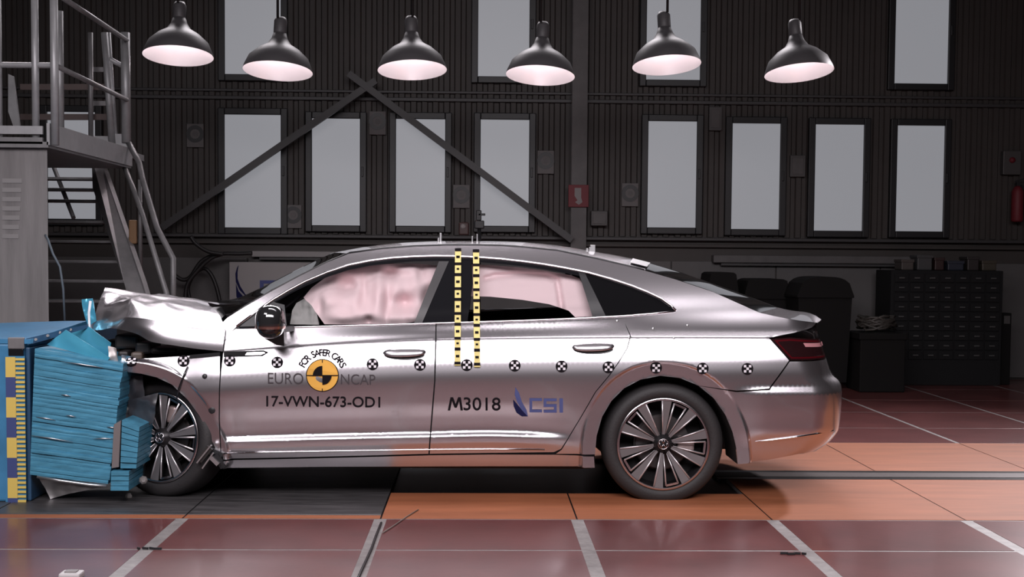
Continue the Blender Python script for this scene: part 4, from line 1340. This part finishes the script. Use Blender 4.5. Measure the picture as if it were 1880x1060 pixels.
# --- stickers
def conform(name, tris_px, parts, parent, off=.0025):
    """parts: list of (material, faces in pixel coordinates) -> mesh on the body surface"""
    m = MB()
    for mm, polys in parts:
        for pl in polys:
            m.add([surf(x, y, off) for x, y in pl], [tuple(range(len(pl)))], mm)
    return m.build(name, parent)


DOTS = [(247, 663), (337, 663), (422, 663), (509, 666), (684, 669), (771, 670), (857, 670.5), (945, 671.5), (1031, 673), (1117, 674.5), (1205, 676), (1290, 677), (1372, 677.5)]
for (x, y) in DOTS:
    X, z = hit(x, y); w0 = W(X, z); n_ = nrm(W, X, z, .01)
    r_ = .0325; m = MB()
    t1 = Vector((1, 0, 0)); t1 = (t1 - n_ * t1.dot(n_)).normalized(); t2 = n_.cross(t1)
    if t2.z < 0: t2 = -t2
    C = Vector((X, YC - w0, z)) + n_ * .006
    pt = lambda a, b_, o_=0: C + t1 * a * r_ + t2 * b_ * r_ + n_ * o_
    m.add([pt(math.cos(t), math.sin(t)) for t in [2 * math.pi * k / 24 for k in range(24)]], [tuple(range(24))], INK)
    m.add([pt(math.cos(t), math.sin(t)) for t in [2 * math.pi * k / 24 for k in range(24)]] + [pt(math.cos(t), math.sin(t), -.012) for t in [2 * math.pi * k / 24 for k in range(24)]], [(k, 24 + k, 24 + (k + 1) % 24, (k + 1) % 24) for k in range(24)], INK)
    for (a, b_) in ((0, 0), (.44, .44), (-.44, .44), (.44, -.44), (-.44, -.44)):
        h_ = .21
        m.add([pt(a - h_, b_ - h_, .0015), pt(a + h_, b_ - h_, .0015), pt(a + h_, b_ + h_, .0015), pt(a - h_, b_ + h_, .0015)], [(0, 1, 2, 3)], WHITEINK)
    m.build('target_sticker', car, fix=False)

# logo disc on the front door
lc = (592, 689.5); lr = 28.6
def disc(cx_, cy_, r_, a0=0, a1=360, n=28):
    return [(cx_ + r_ * math.cos(R(lerp(a0, a1, k / n))), cy_ - r_ * math.sin(R(lerp(a0, a1, k / n)))) for k in range(n + 1)]


conform('logo_disc', None, [(INK, [disc(*lc, lr + 1.6, 0, 359.9, 40)])], car, .0025)
conform('logo_disc', None, [(ORANGEINK, [disc(*lc, lr, 0, 359.9, 40)])], car, .0040)
conform('logo_quadrant', None, [(INK, [[lc] + disc(*lc, 17.5, 90, 180, 14), [lc] + disc(*lc, 17.0, 270, 360, 14)])], car, .0058)
conform('logo_cross', None, [(INK, [[(lc[0] - .8, lc[1] - lr), (lc[0] + .8, lc[1] - lr), (lc[0] + .8, lc[1] + lr), (lc[0] - .8, lc[1] + lr)], [(lc[0] - lr, lc[1] - .8), (lc[0] + lr, lc[1] - .8), (lc[0] + lr, lc[1] + .8), (lc[0] - lr, lc[1] + .8)]])], car, .0066)


def text_tris(s, shear=0.0, bold=0.0, sp=1.0):
    cu = bpy.data.curves.new('txt', 'FONT'); cu.body = s; cu.resolution_u = 4; cu.offset = bold; cu.space_character = sp; cu.shear = shear
    ob = bpy.data.objects.new('txt', cu); COL.objects.link(ob)
    dg = bpy.context.evaluated_depsgraph_get(); ev = ob.evaluated_get(dg); me = ev.to_mesh()
    vs = [(v.co.x, v.co.y) for v in me.vertices]; fs = [tuple(p.vertices) for p in me.polygons]
    ev.to_mesh_clear(); bpy.data.objects.remove(ob); bpy.data.curves.remove(cu)
    return vs, fs


def letter(name, s, box_px, mm, off=.0035, **k):
    """flat print on the body; box = x0,y0(top),x1,y1(bottom) of the glyphs at their left and right"""
    vs, fs = text_tris(s, **k)
    x0 = min(v[0] for v in vs); x1 = max(v[0] for v in vs); y0 = min(v[1] for v in vs); y1 = max(v[1] for v in vs)
    X0, T0, X1, B0, slope = box_px
    out = []
    for (x, y) in vs:
        u = (x - x0) / (x1 - x0); v = (y - y0) / (y1 - y0)
        out.append(surf(lerp(X0, X1, u), lerp(B0, T0, v) + slope * u, off))
    return MB().add(out, fs, mm).build(name, car, fix=False)


letter('lettering', 'EURO', (492, 684.5, 557, 704.5, 1.0), GREYINK, bold=-.004)
letter('lettering', 'NCAP', (626, 687, 689, 706, 1.0), GREYINK, bold=-.004)
letter('lettering', '17-VWN-673-OD1', (489, 727, 698, 747, 2.0), INK, bold=.012)
letter('lettering', '3018', (851, 730, 919, 754, .5), INK, bold=.006)
MB().add([surf(x, y, .0035) for x, y in ((822, 754), (827, 730), (831, 730), (826.5, 754), (834.5, 749), (827.5, 730), (832, 730), (836.5, 742.5), (841, 730), (845.5, 730), (838.5, 749), (842, 730), (846, 730), (850, 754), (845.5, 754))],
         [(0, 1, 2, 3), (5, 6, 7, 4), (7, 8, 9, 10), (4, 7, 10), (11, 12, 13, 14)], INK).build('lettering', car, fix=False)
# arched words round the disc
word = 'FOR SAFER CARS'
glyphs = []
adv = {'I': .3, ' ': .42, 'F': .56, 'O': .80, 'R': .66, 'S': .62, 'A': .68, 'E': .6, 'C': .68}
tot = sum(adv[c] for c in word); ang = 156.0; span = 156 - 22; pos = 0
m = MB()
for ch in word:
    a_mid = 156 - span * (pos + adv[ch] / 2) / tot; pos += adv[ch]
    if ch == ' ': continue
    vs, fs = text_tris(ch)
    xm = (min(v[0] for v in vs) + max(v[0] for v in vs)) / 2
    rb = 36.0; sc = 13.0 / .73
    rot = R(a_mid - 90); P = []
    for (x, y) in vs:
        dx_, dy_ = (x - xm) * sc * .92, y * sc
        ex, ey = dx_ * math.cos(rot) - dy_ * math.sin(rot), dx_ * math.sin(rot) + dy_ * math.cos(rot)
        P.append((lc[0] + rb * math.cos(R(a_mid)) + ex, lc[1] - rb * math.sin(R(a_mid)) - ey))
    for ox, oy in ((-.45, 0), (.45, 0), (0, -.45), (0, .45)):
        m.add([surf(x + ox, y + oy, .005 + .0004 * ox) for x, y in P], fs, INK)
m.build('lettering', car, fix=False)
# laboratory swoosh logo on the rear door
conform('logo_swoosh', None, [(BLUEINK, [[(946, 711), (953, 722), (958, 738), (967, 754), (969, 765), (957, 752), (949, 738), (945, 725)]]),
                              (NAVYINK, [[(942, 734), (949, 742), (958, 753), (969, 765), (958, 765), (948, 758), (943, 746)]])], car, .003)
m = MB()
for pl in ([(972, 731.5), (995, 731.5), (995, 736.5), (977, 736.5), (977, 752.5), (995, 752.5), (995, 757.5), (972, 757.5)],
           [(998, 732), (1022, 732), (1022, 737), (1003, 737), (1003, 742.5), (1022, 742.5), (1022, 758), (998, 758), (998, 753), (1017, 753), (1017, 747.5), (998, 747.5)],
           [(1027, 732), (1033.5, 732), (1033.5, 758), (1027, 758)]):
    m.add([surf(x, y, .003) for x, y in pl], [tuple(range(len(pl)))], BLUEINK)
m.build('lettering', car, fix=False)

# measuring tapes over the roof rail and door
def tape(xt, xb, y0, y1, seed):
    rnd = random.Random(seed); n = 84
    base = MB(); ink = MB(); P = []
    for i in range(n + 1):
        t = i / n; y = lerp(y0, y1, t); xc = lerp(xt, xb, t)
        P.append([surf(xc - 5.6, y, .012), surf(xc + 5.6, y, .012)])
    base.grid(P, TAPEY, False)
    Q = [[p + Vector((0, .008, 0)) for p in r_] for r_ in P]
    base.grid(Q, TAPEY, False)
    b_ = base.build('measuring_tape', car, 'yellow and black checked measuring tape stuck down the car side', fix=False)
    y = y0; k = 0
    seq = [(6, 1.0), (7, 0), (6, .62), (6, 0)]
    while y < y1 - 4:
        L_, wd = ((5.5, 1.0), (8.0, 0), (4.5, .55), (8.0, 0), (5.0, 1.0), (5, 0), (3.5, .4), (6, 0))[k % 8]
        if wd:
            a, c = (y - y0) / (y1 - y0), (y + L_ - y0) / (y1 - y0)
            xa_, xb_ = lerp(xt, xb, a), lerp(xt, xb, c)
            MB().add([surf(xa_ - 5.8 * wd, y, .0145), surf(xa_ + 5.8 * wd, y, .0145), surf(xb_ + 5.8 * wd, y + L_, .0145), surf(xb_ - 5.8 * wd, y + L_, .0145)], [(0, 1, 2, 3)], INK).build('tape_mark', b_, fix=False)
        y += L_; k += 1


tape(841, 840, 456, 671, 1)
tape(874, 876, 458, 674, 2)

# roof brackets and aerials
for (x, y, h_, w_) in ((809, 440, 14, .012), (805, 442, 7, .01), (867, 440, 8, .008), (876, 440, 12, .008), (1088, 460, 12, .03), (1078, 460, 6, .012), (1083, 460, 8, .01)):
    p = at(x, y + 3, 8.1); q = at(x, y - h_ + 2, 8.1)
    MB().bbox((p.x - w_ / 2, 8.08, p.z - .01), (p.x + w_ / 2, 8.12, q.z), ALU, .002).build('roof_bracket', car)
m_ = MB()
P = [surf(x, y) + Vector((0, .05, .012)) for x, y in ((1160, 489), (1192, 497))]; Q = [at(1162, 478, 8.05), at(1194, 486, 8.05)]
MB().grid([[p + Vector((0, .05, .01)) for p in P], [p + Vector((0, 0, .012)) for p in Q]], ALU).build('roof_marker_plate', car)
# small rivet markers on the rear shoulder
for (x, y) in ((1133, 590), (1199, 604), (1262, 598), (1237, 621), (1155, 620)):
    MB().lathe([(0, .003), (.006, .0025), (.008, 0)], ALU, surf(x, y), (0, -1, .3), 10).build('marker_stud', car)
MB().lathe([(0, .004), (.012, .003), (.016, -.003)], BLACKP, surf(376, 692), (0, -1, .0), 12).build('repeater', car)
MB().lathe([(0, .003), (.014, .002), (.024, -.004)], BLACKP, surf(390, 753), (0, -1, .0), 12).build('repeater', car)

# ------------------------------------------------------------------ deformable barrier
bar = empty('deformable_barrier', (at(130, 880, 7.3).x, 7.5, 0), 'crushed blue honeycomb deformable barrier against the car front', 'barrier')
Bp = lambda m, nm, lab=None: m.build(nm, bar, lab)
TLq, TRq, BRq, BLq = (64, 640), (226, 668), (199, 890), (55, 872)
NL = 27
_c = [0.0]
for k in range(NL): _c.append(_c[-1] + random.Random(50 + k).uniform(.6, 1.4))
for k in range(NL):
    a, c = _c[k] / _c[-1], _c[k + 1] / _c[-1]
    pl = []
    r1 = random.Random(k)
    y_off = r1.uniform(-.006, .006)
    prm = []
    for (t, g) in ((a, .03), (c, -.03)):
        t2 = t + g / NL
        l = (lerp(TLq[0], BLq[0], t2), lerp(TLq[1], BLq[1], t2)); r_ = (lerp(TRq[0], BRq[0], t2), lerp(TRq[1], BRq[1], t2))
        prm.append((l, r_))
    rows = []
    jit = r1.uniform(-1.5, 1.5)
    for q in range(13):
        u = q / 12
        wob = 1.6 * noise.noise(Vector((u * 3.2, a * 5, 3.3)))
        rt = (prm[0][0][0] + (prm[0][1][0] + jit - prm[0][0][0]) * u, lerp(prm[0][0][1], prm[0][1][1], u) + wob)
        rb = (prm[1][0][0] + (prm[1][1][0] + jit - prm[1][0][0]) * u, lerp(prm[1][0][1], prm[1][1][1], u) + wob * .9)
        yo = 7.20 + y_off + .006 * noise.noise(Vector((u * 3, k * .3, 1)))
        pa, pb2 = at(*rt, yo), at(*rb, yo)
        rows.append([pa + Vector((0, .5, 0)), pa, lerp(pa, pb2, .5) + Vector((0, -.0012, 0)), pb2, pb2 + Vector((0, .5, 0))])
    m_ = MB().grid(rows, BLUE, False)
    m_.add([p for p in rows[0]], [(0, 1, 2, 3, 4)], BLUE).add([p for p in rows[-1]], [(4, 3, 2, 1, 0)], BLUE)
    Bp(m_, 'honeycomb_layer')
for (x0, y0, x1, y1) in ((66, 766, 102, 772), (120, 763, 140, 766), (58, 800, 134, 812), (112, 725, 130, 728), (170, 806, 210, 806), (196, 784, 214, 787), (112, 664, 190, 676)):
    Bp(MB().tube([at(x0, y0, 7.188), at((x0 + x1) / 2, (y0 + y1) / 2 - .5, 7.185), at(x1, y1, 7.188)], [.001, .004, .001], ALU, 6), 'foil_edge_glint')  # bright tubes draw white highlights along some aluminium layer edges
Bp(MB().prism([at(66, 645, 7.28), at(220, 672, 7.28), at(194, 886, 7.28), at(58, 868, 7.28)], (0, .45, 0), BLUED), 'honeycomb_core')
for (TLq, TRq, BRq, BLq, n, Y0) in (((224, 771), (256, 784), (250, 861), (221, 861), 8, 7.16), ((204, 865), (237, 865), (236, 902), (203, 902), 4, 7.15)):
    for k in range(n):
        a, c = (k + .06) / n, (k + .94) / n
        y_ = Y0 + random.Random(k + n).uniform(-.006, .006)
        q = [at(lerp(TLq[0], BLq[0], a), lerp(TLq[1], BLq[1], a), y_), at(lerp(TRq[0], BRq[0], a), lerp(TRq[1], BRq[1], a), y_),
             at(lerp(TRq[0], BRq[0], c), lerp(TRq[1], BRq[1], c), y_), at(lerp(TLq[0], BLq[0], c), lerp(TLq[1], BLq[1], c), y_)]
        Bp(MB().prism(q, (0, .35, 0), BLUE), 'bumper_honeycomb_layer')
Bp(MB().prism([at(209, 780, 7.17), at(222, 772, 7.17), at(218, 858, 7.17), at(205, 860, 7.17)], (0, .3, 0), mat('greyish_side_sheet', (.30, .27, .27), .35, .5)), 'side_sheet')
# folded cladding sheets
BSH = mat('blue_sheet', (.09, .42, .60), .22, .35)
Bp(MB(), 'x') if False else None
shard('cladding_sheet', [(116, 609), (160, 597), (204, 630), (201, 660)], 7.30, BSH, .02, parent=bar, seed=5, lean=.3)
shard('cladding_sheet', [(86, 633), (120, 606), (202, 657), (196, 664)], 7.22, BSH, .015, parent=bar, seed=6, lean=.15)
shard('cladding_fin', [(150, 550), (170, 548), (176, 590), (160, 600)], 7.70, BSH, .03, parent=bar, seed=7)
Bp(MB().tube([at(166, 553, 7.6), at(163, 575, 7.6), at(164, 600, 7.58), at(162, 614, 7.55)], .008, mat('white_edge', (.75, .8, .85), .3), 6), 'fin_edge')
shard('bottom_sheet', [(72, 876), (197, 893), (130, 906), (92, 917)], 7.30, mat('grey_sheet', (.30, .29, .29), .4, .5), .02, parent=bar, seed=8)
Bp(MB().tube([at(68, 876, 7.19), at(110, 883, 7.19), at(160, 890, 7.19), at(196, 893, 7.19)], .008, ALU, 6), 'bottom_edge')
shard('torn_flange', [(198, 636), (212, 640), (216, 664), (201, 662)], 7.25, mat('torn_flange_grey', (.4, .37, .36), .4, .5), .03, parent=bar, seed=9)
# mounting frame with top plate and bolts
xl = at(-30, 700, 7.25).x; x45 = at(47, 700, 7.25).x
ztp = at(40, 632, 7.2).z
Bp(MB().bbox((xl - .3, 7.22, 0.004), (x45, 7.9, ztp), BLUEP, .012), 'mounting_frame')
Bp(MB().bbox((x45 + .002, 7.24, 0.004), (at(62, 700, 7.3).x, 7.9, ztp - .02), BLUED, .008), 'frame_flange')
zf = at(60, 602, 8.1).z
Bp(MB().prism([(xl - .3, 7.22, ztp), (x45 + .04, 7.22, ztp), at(160, 597, 8.0), at(120, 597, 8.05), (xl - .3, 8.05, ztp + .04)], (0, 0, .025), BLUEP), 'top_plate')
Bp(MB().prism([at(51, 634, 7.22), at(160, 603, 7.55), at(160, 596, 7.55), at(48, 622, 7.22)], (0, .03, 0), BLUED), 'top_bracket')
for (x, y, Y) in ((66, 624, 7.26), (88, 617, 7.34), (110, 611, 7.42), (130, 606, 7.48)):
    Bp(MB().lathe([(0, .006), (.008, .006), (.009, 0)], STAIR, at(x, y, Y - .02), (0, -1, .3), 8, smooth=False), 'bolt')
m_ = MB(); pbox(m_, 14, 620, 44, 641, 7.214, .02, STAIR, .004); Bp(m_, 'bracket_plate')
m_ = MB(); pbox(m_, 15, 641, 42, 654, 7.212, .02, GLOSSB, .003); Bp(m_, 'slot')
y = 656; k = 0
sc = MB(); pbox(sc, 9, 654, 47, 941, 7.215, .006, BLUEP); sc = Bp(sc, 'scale_board')
while y < 938:
    y2 = min(y + 37, 940); sh_ = (y - 656) * .018
    m_ = MB(); pbox(m_, 10 + sh_, y + (.0), 28 + sh_, y2, 7.208, .006, YEL if k % 2 == 0 else NAVY); m_.build('scale_block', sc)
    y += 37; k += 1
y = 658
tk = MB()
while y < 938:
    sh_ = (y - 656) * .018
    pbox(tk, 28 + sh_, y, 45 + sh_ * .6, y + 4.2, 7.208, .006, YEL); y += 8.4
tk.build('scale_ticks', sc)
# rear prop behind the barrier
Bp(MB().bbox((xl - .3, 7.95, 0.004), (x45 + .05, 8.9, .9), BLUED, .01), 'support_block')

# ------------------------------------------------------------------ small things on the floor
c1 = [atz(x, y, .006) for x, y in ((700, 960), (690, 985), (682, 1008), (672, 1030), (660, 1056), (648, 1085))]
MB().tube(c1, .006, CABLE, 6).build('floor_cable', None, 'black cable lying along the grey seam in the foreground floor', 'cable')
c2 = [atz(x, y, .006) for x, y in ((703, 978), (722, 966), (745, 950), (768, 936))]
MB().tube(c2, .003, mat('thin_wire_grey', (.20, .17, .15), .5), 6).build('thin_wire', None, 'thin pale wire running from the floor seam under the car', 'wire')
p = atz(135, 1062)
wm = MB().bbox((p.x - .05, p.y - .05, 0), (p.x + .04, p.y + .03, .03), mat('marker_white', (.6, .58, .58), .6), .008).build('floor_marker', None, 'small white block at the bottom left edge of the floor', 'marker')
MB().bbox((p.x - .03, p.y - .03, .03), (p.x + .02, p.y + .01, .036), SEAM, .002).build('top_pad', wm)
for (x, y, lab, seed) in ((1458, 1019, 'dark broken clip lying on the floor line right of centre', 2), (272, 1010, 'dark broken clip lying on the floor seam at the left', 5)):
    p = atz(x, y); r_ = random.Random(seed)
    t = empty('broken_clip', (p.x, p.y, 0), lab, 'debris')
    for k in range(4):
        a = r_.uniform(0, 3.1); q = Vector((p.x + (k - 1.5) * .03, p.y + r_.uniform(-.008, .008), .006)); d_ = Vector((math.cos(a), math.sin(a) * .4, 0)) * .018
        MB().bar(q - d_, q + d_, .007, .010, BLACKP, (0, 0, 1)).build('shard', t)
p = atz(236, 915)
dbm = MB().lathe([(0, .03), (.012, .028), (.02, .012), (.018, 0), (0, 0)], mat('debris_grey', (.35, .32, .31), .6), (p.x, p.y, 0), (0, 0, 1), 8, smooth=False)
dbm.build('bolt_debris', None, 'small grey lump of debris on the floor below the barrier', 'debris')
